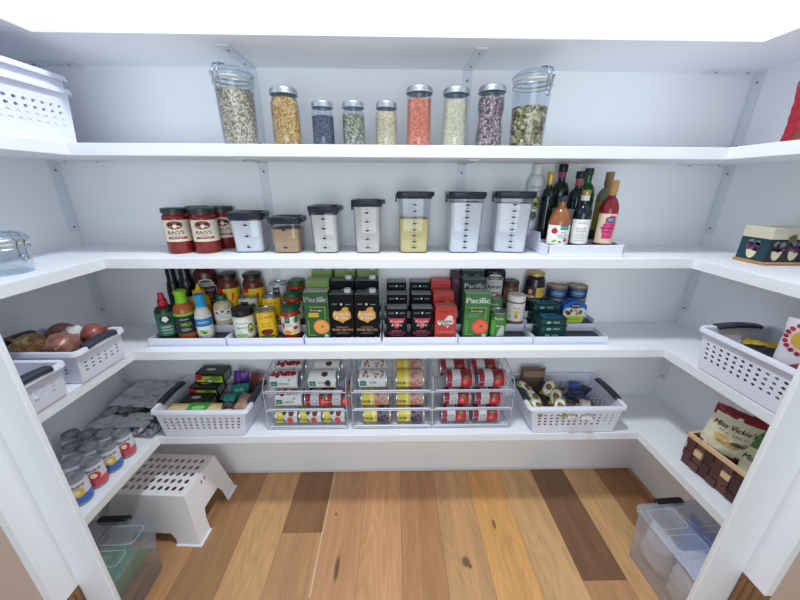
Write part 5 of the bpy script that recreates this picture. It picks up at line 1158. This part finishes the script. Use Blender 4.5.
pouch('paper_bag', 'white paper bag in the right clear bin, next to the far corner one', 'bag', (1.075, .748, .010), .13, .180, .09, FLB, None, (0, 0, -PI/2+.06), 74, .006, group='white bags in the right bin')
pouch('plastic_bag', 'folded bright blue bag at the back of the right clear bin', 'bag', (1.205, .835, .010), .20, .235, .08, lambda u, v, s: P((52, 124, 216), .4, var=.12, scale=20), None, (0, 0, -PI/2), 75, .008)
pouch('plastic_bag', 'crumpled white plastic bag lying on top inside the right clear bin', 'bag', (1.10, .70, .200), .12, .12, .04, lambda u, v, s: P((224, 230, 242), .35, var=.04), None, (-PI/2, 0, 0), 76, .008)

# ------------------------------------------------------------------ light, sky, camera
t = thing('ceiling_light', 'round white flush ceiling light above the pantry', 'ceiling light', (0, .66, 3.0))
MB().lathe([(0, 0), (.17, 0), (.17, -.02), (.15, -.025), (0, -.025)], TRIMM, 32).build('light_base', t)
MB().lathe([(.148, -.025), (.15, -.03), (.13, -.055), (.08, -.068), (0, -.072)], P((250, 252, 255), .4, var=0, emit=6), 32).build('diffuser', t)
def area(name, loc, rot, size, power, col, shape='DISK', size_y=None):
    l = bpy.data.lights.new(name, 'AREA'); l.shape = shape; l.size = size; l.energy = power; l.color = col
    if size_y: l.size_y = size_y
    o = bpy.data.objects.new(name, l); COL.objects.link(o); o.location = loc; o.rotation_euler = rot; return o
area('ceiling_lamp', (0, .66, 2.92), (0, 0, 0), .26, 33, (.88, .96, 1))
area('front_fill', (0, -1.5, 1.25), (math.radians(90), 0, 0), 1.5, 25, (.87, .96, 1), 'RECTANGLE', 1.5)  # added fill light behind the camera, no real window, brightens the shelf interiors
w = bpy.data.worlds.new('world'); sc.world = w; w.use_nodes = True
bg = w.node_tree.nodes['Background']; bg.inputs[0].default_value = (.76, .89, 1, 1); bg.inputs[1].default_value = .50

cd = bpy.data.cameras.new('camera'); cam = bpy.data.objects.new('camera', cd); COL.objects.link(cam); sc.camera = cam
cd.sensor_width = 36; cd.lens = 322.5585*36/800; cd.clip_start = .02
pi_, ya_, ro_ = .3431, .0209, -.0049
c, s = math.cos(ya_), math.sin(ya_); fh = Vector((s, c, 0)); rh = Vector((c, -s, 0)); zz = Vector((0, 0, 1))
fwd = fh*math.cos(pi_)-zz*math.sin(pi_); up = fh*math.sin(pi_)+zz*math.cos(pi_)
c, s = math.cos(ro_), math.sin(ro_); R = rh*c-up*s; U = rh*s+up*c
M = Matrix((R, U, -fwd)).transposed().to_4x4(); M.translation = Vector((-.0213, 0, 1.5167)); cam.matrix_world = M
vs = sc.view_settings; sc.display_settings.display_device = 'sRGB'; vs.view_transform = 'Standard'; vs.look = 'None'; vs.gamma = 1; vs.use_curve_mapping = False; vs.exposure = -.12

sc.cycles.diffuse_bounces = 8; sc.cycles.max_bounces = 16; sc.cycles.transparent_max_bounces = 24
